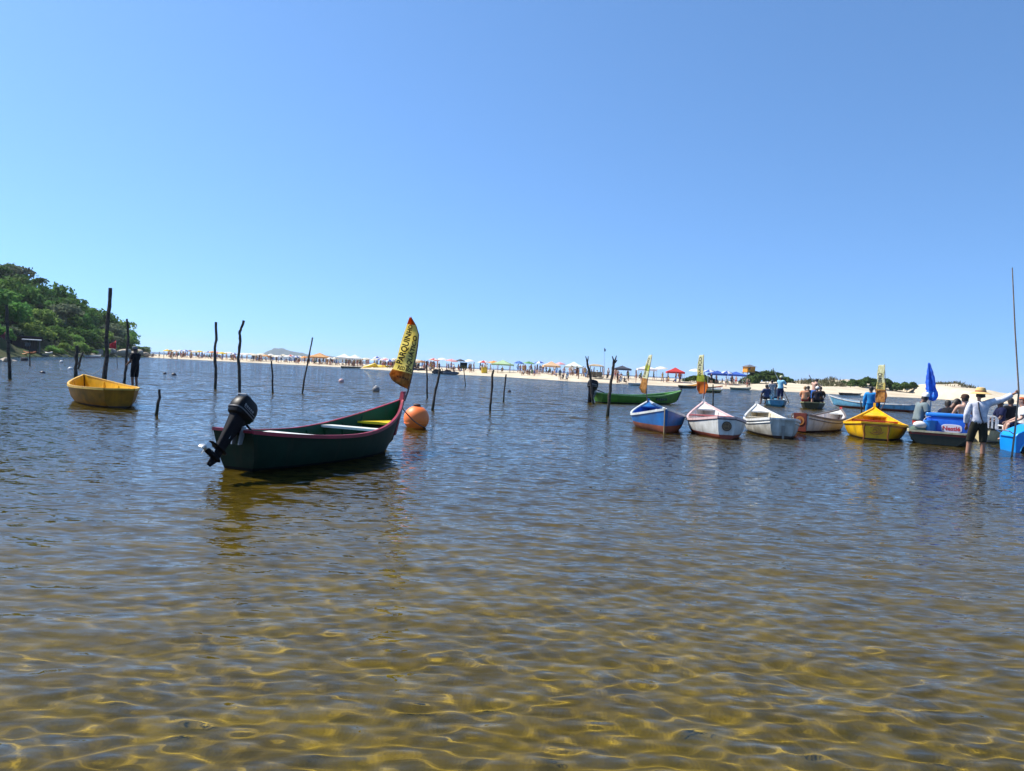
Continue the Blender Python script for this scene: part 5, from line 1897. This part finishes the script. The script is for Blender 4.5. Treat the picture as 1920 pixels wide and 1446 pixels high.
def flag(label, base, top, size, m, d, name='flag', side=-1):
    p0, p1 = pxd(*base, d), pxd(*top, d)
    o = thing(name, label, 'flag', tuple(p0))
    mb = MB(); mb.tube([Vector((0, 0, -.3)), Vector((0, 0, 0)), p1 - p0], [.03, .03, .02], 6); mb.build('pole', mat('flag_pole', (.2, .19, .18), .7), o)
    k = d / F_PX
    t = p1 - p0
    mb = MB()
    v = []
    for i in range(7):
        for j in range(4):
            u, w = i / 6, j / 3
            v.append((t.x + side * u * size[0] * k, t.y + .08 * math.sin(5 * u), t.z - size[1] * k * (w * (1 - .5 * u) + .5 * u) ))
    mb.add(v, [(i * 4 + j, (i + 1) * 4 + j, (i + 1) * 4 + j + 1, i * 4 + j + 1) for i in range(6) for j in range(3)])
    c = mb.build('cloth', m, o)
    s = c.modifiers.new('thickness', 'SOLIDIFY'); s.thickness = .006


red_f = mat('flag_red', lin((200, 60, 66)), .8, .2, 4, trans=.3)
flag('small red flag on a stick in the water before the headland rocks', (220, 689), (218, 638), (11, 16), red_f, 62)
flag('faded red flag at the left edge beside the hut', (11, 662), (10, 622), (9, 18), mat('flag_faded_red', lin((190, 100, 110)), .8, trans=.3), 100)
flag('tiny dark flag on a thin tall mast behind the kiosk', (1133, 705), (1133, 652), (3, 7), mat('flag_navy', lin((50, 70, 110)), .8), 138, side=1)

# ---------------------------------------------------------------- the far beach: boats, parasols, kiosk, tower, people
SHX_PX = np.array([p[0] for p in SHORE_PX]); SHD = np.array([p.y for p in SHORE])


def on_beach(x, off):
    d = float(np.interp(x, SHX_PX, SHD)) + off
    p = pxd(x, 700, d)
    return Vector((p.x, p.y, float(beach_z(np.array(p.x), np.array(p.y)))))


def shore_boat(label, xa, xb, y, bands_col, inner, rimc, zb=.6, zm=.35):
    a, b = px(xa, y), px(xb, y)
    h = Hull((b - a).length, 1.3, .7, zb, zm, zm + .05, draft=.08, rake=.5)
    v = (b - a).normalized()
    make_boat('beached_boat', label, h, bands_col, inner, rimc, tuple((a + b) / 2), (v.x, v.y), seats=((.45, .25),), group='boats along the far beach')


dgreen = paint('bottle_green', (40, 66, 44), .5)
shore_boat('long bottle green boat at the water edge of the far beach, left of its twin', 432, 470, 677.6, [(None, dgreen)], dgreen, dgreen)
shore_boat('long bottle green boat at the water edge of the far beach, right of its twin', 472, 512, 679.6, [(None, dgreen)], dgreen, dgreen)
shore_boat('green boat with white rim left of the yellow inflatables', 642, 694, 690.5, [(None, dgreen)], WHITE_P, WHITE_P)
shore_boat('boat with dark hull and yellow rim at the beach left of the orange banner', 1276, 1307, 728, [(None, paint('dark_hull', (46, 44, 40), .6))], yel_p, paint('cream_yellow_rim', (226, 196, 120), .5))
shore_boat('orange boat on the sand, upper one of a pair', 1322, 1355, 731, [(None, paint('dull_orange', (214, 140, 84), .5))], paint('dull_orange', (214, 140, 84), .5), paint('cream_rim', (206, 196, 160), .5))
shore_boat('pale yellow boat with dark green bottom, lower one of a pair at the beach', 1324, 1353, 736, [(.2, dgreen), (None, paint('pale_yellow', (226, 210, 140), .5))], WHITE_P, WHITE_P)
shore_boat('flat grey green boat at the beach below the blue shade tents', 1373, 1408, 731.5, [(None, paint('grey_green', (150, 160, 140), .5))], WHITE_P, paint('grey_green', (150, 160, 140), .5), .45, .3)
shore_boat('low white boat at the beach behind the banner of the blue boat', 1182, 1206, 723, [(None, WHITE_P)], WHITE_P, WHITE_P, .4, .3)
shore_boat('long dark boat lying along the beach in front of the dune scrub', 1577, 1626, 741, [(None, paint('dark_hull', (46, 44, 40), .6))], paint('dark_hull', (46, 44, 40), .6), paint('dark_hull', (46, 44, 40), .6), .4, .3)
shore_boat('small white boat off the headland rocks', 163, 189, 671, [(.12, paint('pinkish_strake', (196, 150, 150), .5)), (None, WHITE_P)], WHITE_P, WHITE_P, .5, .35)

yin = paint('inflatable_yellow', (238, 200, 36), .35)
for lab, a, b, r_ in (('yellow inflatable tube lying along the water edge', (700, 689), (740, 692), .62), ('yellow inflatable tube leaning up on its neighbour', (680, 690.5), (706, 683), .36)):
    d = px(700, 692).y
    A, B = pxd(*a, d), pxd(*b, d - .5)
    o = thing('banana_boat', lab, 'inflatable', tuple(A))
    mb = MB(); mb.tube([Vector((0, 0, 0)).lerp(B - A, t) for t in (0, .04, .12, .5, .88, .96, 1)], [r_ * .3, r_ * .75, r_, r_, r_, r_ * .75, r_ * .3], 12); mb.build('tube', yin, o)
    mb = MB(); mb.tube([Vector((0, .35, -.12)).lerp(B - A + Vector((0, .35, -.12)), t) for t in (.1, .2, .8, .9)], [r_ * .3, r_ * .5, r_ * .5, r_ * .3], 10); mb.build('outrigger', yin, o)


def jet_ski(label, x, y, m):
    p = px(x, y)
    o = thing('jet_ski', label, 'jet ski', tuple(p), rnd.uniform(-.3, .3), 'jet skis at the far beach')
    mb = MB()
    secs = []
    for t, w, z0, z1 in ((-1.3, .3, .05, .4), (-1.0, .5, 0, .5), (-.2, .55, -.05, .5), (.5, .5, -.05, .55), (1.1, .3, .05, .5), (1.45, .05, .25, .38)):
        secs.append([(t, -w, z0 + .15), (t, -w * .9, z1), (t, w * .9, z1), (t, w, z0 + .15), (t, 0, z0)])
    mb.loft(secs); mb.build('hull', m, o)
    mb = MB(); mb.loft([[(t, -w, .5), (t, -w, z), (t, w, z), (t, w, .5)] for t, w, z in ((-1.1, .15, .62), (-.7, .2, .82), (-.1, .2, .74), (.1, .18, .62))]); mb.build('seat', mat('kayak_dark', (.03, .03, .03), .6), o)
    mb = MB(); mb.tube([(.3, -.4, 1.0), (.35, 0, .98), (.3, .4, 1.0)], .03, 6); mb.tube([(.6, 0, .5), (.35, 0, .98)], .06, 6); mb.build('handlebar', mat('kayak_dark', (.03, .03, .03), .6), o)


jet_ski('dark jet ski at the beach right of the yellow banner, left of a second', 781, 697.5, paint('jet_navy', (30, 40, 76)))
jet_ski('dark jet ski right of the first at the beach behind the thin stake', 795, 698.5, paint('jet_black', (24, 26, 34)))
jet_ski('small dark jet ski left of the sign post at the beach', 824, 701, paint('jet_black', (24, 26, 34)))
jet_ski('small grey jet ski close left of the sign post', 845, 702.5, paint('jet_grey', (90, 96, 106)))


def parasol_mesh(col, seed, ribs=8, R=1.15, h=.42):
    mb = MB()
    secs = []
    n = ribs * 2
    for r, z in ((R, 0), (R * .98, .03), (R * .6, h * .62), (R * .25, h * .92), (.03, h)):
        secs.append([((r * (1 if k % 2 == 0 else .93)) * math.cos(2 * math.pi * k / n), (r * (1 if k % 2 == 0 else .93)) * math.sin(2 * math.pi * k / n), z - (0 if k % 2 == 0 else -.03)) for k in range(n)])
    v = [q for s in secs for q in s]
    f, m = [], []
    for i in range(4):
        for k in range(n):
            f.append((i * n + k, i * n + (k + 1) % n, (i + 1) * n + (k + 1) % n, (i + 1) * n + k))
            m.append((k // 2) % 2)
    mb.add(v, f, m)
    mb.ball((0, 0, h + .04), .05, 6, 4, 0)
    return mb.mesh('canopy', col)


PC = {'white': ((232, 230, 224), (232, 230, 224)), 'cream': ((226, 214, 186), (232, 226, 206)), 'orange': ((222, 140, 60), (226, 180, 120)), 'yellow': ((236, 204, 70), (236, 204, 70)), 'blue': ((52, 92, 176), (86, 130, 200)),
      'blue and white': ((52, 92, 176), (226, 228, 230)), 'red': ((196, 56, 52), (206, 80, 70)), 'red and white': ((196, 56, 52), (230, 226, 220)), 'green': ((92, 146, 96), (130, 176, 120)), 'brown': ((146, 104, 66), (170, 126, 84)), 'dark grey': ((62, 66, 78), (74, 78, 90)), 'pink': ((220, 150, 156), (230, 190, 190))}
pmesh = {k: parasol_mesh([mat('parasol_%s_a' % k.replace(' ', '_'), lin(a), .8, .1, 2, trans=.3), mat('parasol_%s_b' % k.replace(' ', '_'), lin(b), .8, .1, 2, trans=.3)], 1) for k, (a, b) in PC.items()}
pm = MB(); pm.tube([(0, 0, -.3), (0, 0, 2.1)], .025, 6)
ppole = pm.mesh('pole', mat('parasol_stick', (.6, .6, .58), .5))


def section(x):
    return 'left of the tan tent' if x < 590 else ('between the tan tent and the sign post' if x < 869 else ('between the sign post and the kiosk' if x < 1110 else 'right of the kiosk'))


def parasol(x, off, col, h=1.75, s=1.0, label=None):
    p = on_beach(x, off)
    o = thing('beach_parasol', label or 'small %s parasol %s' % (col, section(x)), 'parasol', tuple(p), rnd.uniform(0, 3), None if label else '%s parasols %s' % (col, section(x)))
    o.scale = (s, s, 1)
    o.rotation_euler.x = rnd.uniform(-.12, .12)
    c = link(bpy.data.objects.new('canopy', pmesh[col]), o)
    c.location = (0, 0, h)
    q = link(bpy.data.objects.new('pole', ppole), o)
    q.location = (0, 0, h + .35 - 2.1)


def gazebo(x, off, col, label, w=3.0, h=2.1, rise=.7):
    p = on_beach(x, off)
    o = thing('shade_tent', label, 'tent', tuple(p), rnd.uniform(-.25, .25))
    mb = MB()
    a = w / 2
    mb.loft([[(-a, -a, h - .28), (a, -a, h - .28), (a, a, h - .28), (-a, a, h - .28)], [(-a, -a, h), (a, -a, h), (a, a, h), (-a, a, h)], [(-a * .45, -a * .45, h + rise * .5), (a * .45, -a * .45, h + rise * .5), (a * .45, a * .45, h + rise * .5), (-a * .45, a * .45, h + rise * .5)], [(-.04, -.04, h + rise), (.04, -.04, h + rise), (.04, .04, h + rise), (-.04, .04, h + rise)]], cap=False)
    mb.build('canopy', mat('tent_' + label.split(' ')[0] + str(int(x)), lin(col), .8, .15, 1.5, trans=.25), o, smooth=False)
    for sx_ in (-1, 1):
        for sy_ in (-1, 1):
            mb = MB(); mb.tube([(sx_ * a * .95, sy_ * a * .95, -.3), (sx_ * a * .95, sy_ * a * .95, h)], .03, 6); mb.build('leg', mat('tent_leg', (.6, .6, .6), .5), o)


gazebo(598, 12, (214, 162, 104), 'large tan tent above the dark crowd left of the white tents', 4.6, 1.7, 1.0)
gazebo(644, 12, (236, 238, 236), 'white peaked tent, left one of two beside the green boat', 3.6, 1.8, .9)
gazebo(664, 14, (230, 234, 234), 'white peaked tent, right one of two beside the green boat', 3.4, 1.7, .9)
gazebo(942, 14, (176, 206, 160), 'pale green and white tent left of the bent mid-lagoon stake', 3.6, 1.6, .8)
gazebo(1033, 16, (226, 190, 150), 'cream tan tent on the sand left of the white one', 3.0, 1.6, .8)
gazebo(1075, 16, (232, 240, 232), 'white tent on the sand left of the wooden kiosk', 3.2, 1.6, .8)
gazebo(1166, 14, (66, 70, 84), 'dark grey tent behind the forked stake', 2.8, 1.7, .5)
gazebo(1212, 14, (232, 230, 236), 'white tent behind the banner of the blue boat', 3.2, 1.8, .6)
gazebo(1266, 9, (206, 52, 48), 'red peaked tent above seated people on the sand', 2.9, 1.75, .7)
gazebo(1345, 10, (46, 84, 170), 'blue tent, left one of two below the lifeguard tower', 3.2, 1.7, .5)
gazebo(1380, 12, (60, 104, 196), 'blue tent, right one of two below the lifeguard tower', 3.0, 1.6, .5)

for x, off, c in ((862, 16, 'dark grey'), (906, 15, 'red and white'), (972, 18, 'blue'), (990, 16, 'green'), (845, 14, 'pink'), (828, 18, 'white'), (812, 14, 'red and white'), (720, 15, 'white'), (706, 17, 'blue and white'), (1012, 20, 'blue and white'),
                  (1330, 13, 'blue and white'), (1362, 9, 'blue and white'), (1240, 18, 'white'), (1304, 20, 'white'), (1050, 20, 'pink'), (925, 20, 'orange'), (880, 20, 'white')):
    parasol(x, off, c, rnd.uniform(1.6, 1.9), rnd.uniform(.95, 1.2))
x = 312.0
while x < 800:
    if not (585 < x < 612 or 636 < x < 672):
        parasol(x, rnd.uniform(6, 24), rnd.choice(['white', 'white', 'white', 'white', 'white', 'white', 'cream', 'cream', 'cream', 'cream', 'white', 'cream', 'orange', 'yellow', 'blue and white', 'red and white', 'brown', 'pink']), rnd.uniform(1.25, 1.5), rnd.uniform(.8, 1.1))
    x += rnd.uniform(6, 10)
# yellow cool box stand
p = on_beach(908, 7)
yb = thing('vendor_stand', 'yellow vendor stand on the sand right of the sign post', 'stand', tuple(p), .2)
mb = MB(); rbox(mb, (0, 0, .55), (1.0, .7, 1.0), .05); mb.build('body', yin, yb)
mb = MB(); mb.box((0, 0, 1.12), (1.15, .85, .08)); mb.build('lid', yin, yb)
for q_ in (-.4, .4):
    mb = MB(); mb.tube([(q_, -.2, 0), (q_, -.2, .1)], .05, 8); mb.tube([(q_, .2, 0), (q_, .2, .1)], .05, 8); mb.build('foot', stake_m, yb)

# wooden kiosk
p = on_beach(1116, 9)
kq = thing('beach_kiosk', 'small open wooden kiosk with a flat tan roof on the far sand', 'kiosk', (p.x, p.y, p.z), .1)
wd = mat('kiosk_wood', lin((120, 104, 82)), .9, .35, 3)
mb = MB(); mb.box((0, 0, .25), (2.5, 1.9, .14)); mb.build('platform', mat('kiosk_dark', lin((50, 46, 46)), .9), kq)
for sx_ in (-1, 1):
    for sy_ in (-1, 1):
        mb = MB(); mb.box((sx_ * 1.0, sy_ * .75, .9), (.1, .1, 2.1)); mb.build('post', wd, kq)
for k in range(6):
    mb = MB(); mb.box((-.78 + .31 * k, -.80, .72), (.28, .04, .75)); mb.build('wall_board', wd, kq)
mb = MB(); mb.loft([[(-1.25, -1.05, 1.95), (1.25, -1.05, 1.95), (1.25, 1.05, 1.95), (-1.25, 1.05, 1.95)], [(-1.2, -1, 2.05), (1.2, -1, 2.05), (1.2, 1, 2.05), (-1.2, 1, 2.05)], [(-.4, -.3, 2.3), (.4, -.3, 2.3), (.4, .3, 2.3), (-.4, .3, 2.3)]]); mb.build('roof', mat('kiosk_roof', lin((188, 164, 128)), .9, .3, 2), kq, smooth=False)

# lifeguard tower on the dune
p = on_beach(1404, 17)
k_ = p.y / F_PX
lz = 1.4 + (714 - 698) * k_
lt_s = .78
lt = thing('lifeguard_tower', 'orange lifeguard tower with grey roof standing above the dune scrub', 'tower', (p.x, p.y, p.z), .25)
b_ = (lz - p.z) / lt_s
lt.scale = (lt_s,) * 3
oc = mat('tower_orange', lin((226, 150, 40)), .6, .15, 2)
for k in range(7):
    mb = MB(); mb.box((-.84 + .28 * k, -1.0, b_ + .62), (.265, .05, 1.24)); mb.build('wall_board', oc, lt)
    mb = MB(); mb.box((-1.0, -.84 + .28 * k, b_ + .62), (.05, .265, 1.24)); mb.build('wall_board', oc, lt)
mb = MB(); mb.box((0, .95, b_ + .62), (1.95, .05, 1.24)); mb.box((.97, 0, b_ + .62), (.05, 1.95, 1.24)); mb.build('back_wall', oc, lt)
mb = MB(); mb.box((-.5, -1.03, b_ + .8), (.5, .04, .4)); mb.build('window', mat('hut_window', (.01, .012, .02), .2), lt)
mb = MB(); mb.box((0, 0, b_ - .05), (2.4, 2.4, .1)); mb.build('floor', wd, lt)
mb = MB(); mb.loft([[(-1.35, -1.35, b_ + 1.25), (1.35, -1.35, b_ + 1.25), (1.35, 1.35, b_ + 1.25), (-1.35, 1.35, b_ + 1.25)], [(-.2, -.2, b_ + 1.75), (.2, -.2, b_ + 1.75), (.2, .2, b_ + 1.75), (-.2, .2, b_ + 1.75)]]); mb.build('roof', mat('tower_roof', lin((104, 108, 112)), .8), lt, smooth=False)
for sx_ in (-1, 1):
    for sy_ in (-1, 1):
        mb = MB(); mb.tube([(sx_ * 1.0, sy_ * 1.0, -.4), (sx_ * .9, sy_ * .9, b_ - .1)], .08, 8); mb.build('leg', wd, lt)

# scrub on the dunes
scrub_m = mat('scrub_leaf', (.10, .155, .04), .8, .5, .5, col2=(.045, .08, .02), trans=.3, spec=.1)


def scrub(label, xa, xb, ytop, off, seed, n=2600):
    d = float(np.interp((xa + xb) / 2, SHX_PX, SHD)) + off
    k = d / F_PX
    w = (xb - xa) * k
    c = pxd((xa + xb) / 2, 700, d)
    hz = lambda x: 658 + (x - 255) * .0489
    top = 1.4 + (hz((xa + xb) / 2) - ytop) * k
    r = random.Random(seed)
    lobes = []
    for i in range(44):
        u = r.uniform(-1, 1)
        ww = r.uniform(-.45, .45)
        g = float(beach_z(np.array(c.x + u * w / 2), np.array(c.y + ww * w * .5)))
        env = (1 - abs(u) ** 2.2) * (1 - abs(ww) * .8)
        zz = g + (top - g) * env * r.uniform(.3, .68)
        rad = max(.5, (top - g) * r.uniform(.3, .46) * (.55 + .45 * env))
        lobes.append(((u * w / 2 * .92, ww * w * .5, zz), rad, .8))
    o = thing('dune_scrub', label, 'shrub', (c.x, c.y, 0))
    V, F = leaf_cloud(lobes, int(n * 1.5), .2, seed)
    me = np_mesh('foliage', V, F, False); me.materials.append(scrub_m)
    link(bpy.data.objects.new('foliage', me), o)
    mb = MB()
    for (a, b, z), rad, _ in lobes[:14]:
        mb.tube([(a, b, float(beach_z(np.array(c.x + a), np.array(c.y + b))) - .3), (a + .1, b, z)], [.06, .03], 5)
    mb.build('stems', bark, o)


scrub('low dark green scrub left of the blue tents', 1283, 1345, 701.5, 13, 3, 3200)
scrub('dark green scrub mound at the foot of the lifeguard tower', 1388, 1484, 691, 16, 4, 5200)
scrub('broad dark green scrub mound on the dune behind the yellow boat', 1580, 1728, 706, 14, 5, 7000)

r_ = np.random.default_rng(77)
T, TF = [], 0
for k in range(1300):
    xx = r_.uniform(1478, 1860)
    if 1590 < xx < 1720:
        continue
    o_ = r_.uniform(8, 24)
    if math.sin(xx * .05) + math.sin(xx * .021 + o_ * .5) < .25:
        continue
    p = on_beach(xx, o_)
    for q_ in range(7):
        a = r_.uniform(0, 6.28); h_ = r_.uniform(.2, .75); w_ = .09
        b0 = np.array([p.x + r_.normal() * .35, p.y + r_.normal() * .35, p.z - .05])
        t_ = np.array([math.cos(a), math.sin(a), 0])
        up = np.array([r_.normal() * .3, r_.normal() * .3, 1]) * h_
        T += [b0 - t_ * w_, b0 + t_ * w_, b0 + up + t_ * w_ * .4, b0 + up - t_ * w_ * .4]
me = np_mesh('dune_grass', np.array(T), np.arange(len(T)).reshape(-1, 4), False)
me.materials.append(mat('dune_grass', (.10, .115, .04), .8, .4, .4, col2=(.15, .115, .06), trans=.2))
gr = link(bpy.data.objects.new('dune_grass', me))
gr['kind'] = 'stuff'
gr['label'] = 'sparse green and straw coloured grass tufts on the dunes'

# people on the far beach
CROWD = []
WALK = pose(knL=(-.10, .16, .52), anL=(-.11, .10, .12), toL=(-.12, .24, .06), knR=(.10, -.02, .50), anR=(.10, -.22, .12), toR=(.11, -.12, .03), elL=(-.22, -.12, 1.16), wrL=(-.23, -.1, .9), haL=(-.23, -.08, .84), elR=(.22, .06, 1.15), wrR=(.2, .22, .98), haR=(.2, .27, .94))
POSES = {'standing': STAND, 'walking': WALK, 'sitting': sit_pose(.1)}
OUTFIT = {'red': [('trunks', cloth('c_red', (190, 50, 46)))], 'blue': [('trunks', cloth('c_blue', (50, 80, 160)))], 'black': [('bikini', cloth('c_black', (24, 24, 28)))],
          'white': [('shirt', cloth('c_white', (226, 226, 224))), ('trunks', cloth('c_grey', (120, 120, 124)))], 'dark clothes': [('shirt', cloth('c_dark', (40, 42, 52))), ('shorts', cloth('c_black', (24, 24, 28)))], 'yellow': [('bikini', cloth('c_yellow', (226, 190, 60)))], 'light blue': [('shirt', cloth('c_lblue', (120, 160, 200))), ('shorts', cloth('c_blue', (50, 80, 160)))], 'green': [('shirt', cloth('c_green', (70, 110, 80))), ('shorts', cloth('c_dark', (40, 42, 52)))]}


def crowd_mesh(pname, outfit, skin, sub=1):
    j = POSES[pname]
    v, nrm, f = body_mesh(j, sub)
    c, bid, bt = classify(v, f, j)
    mi = np.zeros(len(f), int)
    mats = [SKIN[skin]]
    for kind, m in OUTFIT[outfit]:
        mats.append(m)
        mi[cover(kind, bid, bt, c, j)] = len(mats) - 1
    mats.append(HAIR_D)
    mi[cover('hair', bid, bt, c, j)] = len(mats) - 1
    mb = MB()
    mb.add([tuple(q) for q in v], f, [int(q) for q in mi])
    return mb.mesh('beachgoer', mats)


for i_, of in enumerate(OUTFIT):
    for pn in POSES:
        CROWD.append((pn, of, crowd_mesh(pn, of, (i_ + len(pn)) % 3)))


def goer(x, off, pick=None, label=None, s=None):
    pn, of, me = pick or rnd.choice(CROWD)
    p = on_beach(x, off)
    o = link(bpy.data.objects.new('person', me))
    s = s or rnd.uniform(.9, 1.05)
    o.location = (p.x, p.y, p.z - .02 - (.12 * s if pn == 'sitting' else 0))
    o.rotation_euler = (0, 0, rnd.uniform(0, 6.28))
    o.scale = (s, s, s)
    tag(o, label or 'tiny %s person in %s %s' % (pn, of, section(x)), 'person', None if label else 'far beachgoers %s in %s %s' % (pn, of, section(x)))


find = lambda pn, of: [c for c in CROWD if c[0] == pn and c[1] == of][0]
goer(1050, .8, find('standing', 'dark clothes'), 'dark figure standing at the water edge left of two seated people')
goer(1056, .6, find('sitting', 'dark clothes'), 'figure sitting at the water edge right of the dark standing one')
goer(1063, .6, find('sitting', 'white'), 'right-hand figure of the two sitting at the water edge')
goer(1158, 1.2, find('standing', 'dark clothes'), 'dark figure standing at the beach right of the forked stake', 1.05)
goer(1165, .8, find('sitting', 'white'), 'figure in white sitting next to the dark one right of the forked stake')
goer(1171, .8, find('sitting', 'dark clothes'), 'dark figure sitting lowest right of the forked stake')
goer(1193, 2.5, find('standing', 'red'), 'lone bather standing on the sand behind the banner of the blue boat')
goer(663, 2.0, find('standing', 'black'), 'lone bather at the beach left of the white peaked tents')
goer(1402, 1.6, find('standing', 'red'), 'bather in red under the lifeguard tower at the water edge', 1.0)
goer(1406, 1.2, find('walking', 'dark clothes'), 'dark figure walking at the water edge below the lifeguard tower')
goer(1362, 3, find('standing', 'white'), 'figure in white standing below the left blue tent')
for x, n in ((1345, 4), (1372, 5), (1385, 4), (1266, 6), (1250, 3)):
    for k in range(n):
        goer(x + rnd.uniform(-12, 12), rnd.uniform(6, 11))
for k in range(190):
    x = rnd.choice([rnd.uniform(312, 800), rnd.uniform(312, 800), rnd.uniform(312, 1240), rnd.uniform(800, 1240)])
    goer(x, rnd.uniform(4.5, 14))
# the people behind them read as one mass
CV, CF, CI, CMATS = [], [], [], []
LOWC = [(pn, of, crowd_mesh(pn, of, i_ % 3, 0)) for i_, of in enumerate(OUTFIT) for pn in POSES]
for k in range(130):
    pn, of, me = rnd.choice(LOWC)
    p = on_beach(rnd.choice([rnd.uniform(312, 820), rnd.uniform(312, 1240)]), rnd.uniform(14, 30))
    v = np.array([q.co[:] for q in me.vertices])
    a = rnd.uniform(0, 6.28)
    v = np.stack([v[:, 0] * math.cos(a) - v[:, 1] * math.sin(a) + p.x, v[:, 0] * math.sin(a) + v[:, 1] * math.cos(a) + p.y, v[:, 2] + p.z - .05], 1)
    o0 = len(CV)
    CV += [tuple(q) for q in v]
    for pl_ in me.polygons:
        CF.append(tuple(i + o0 for i in pl_.vertices))
        m_ = me.materials[pl_.material_index]
        if m_ not in CMATS:
            CMATS.append(m_)
        CI.append(CMATS.index(m_))
mb = MB()
mb.add(CV, CF, CI)
cm_ = mb.build('beach_crowd', CMATS)
cm_['kind'] = 'stuff'
cm_['label'] = 'distant crowd of bathers behind the first rows of people on the far sand'
for x in (286, 297, 306, 318, 323, 331):
    goer(x, rnd.uniform(-.5, 2))

# ---------------------------------------------------------------- sea haze
mb = MB()
mb.box((0, 2600, 34), (7000, 5500, 74))
hz_ = mb.build('haze', [], smooth=False)
hz_['kind'] = 'stuff'
hm_ = bpy.data.materials.new('haze')
hm_.use_nodes = True
t_ = hm_.node_tree
t_.nodes.clear()
o_ = t_.nodes.new('ShaderNodeOutputMaterial')
v_ = t_.nodes.new('ShaderNodeVolumePrincipled')
v_.inputs['Color'].default_value = (.80, .88, 1, 1)
v_.inputs['Density'].default_value = 0.00014
v_.inputs['Anisotropy'].default_value = 0.2
t_.links.new(v_.outputs[0], o_.inputs['Volume'])
hz_.data.materials.append(hm_)
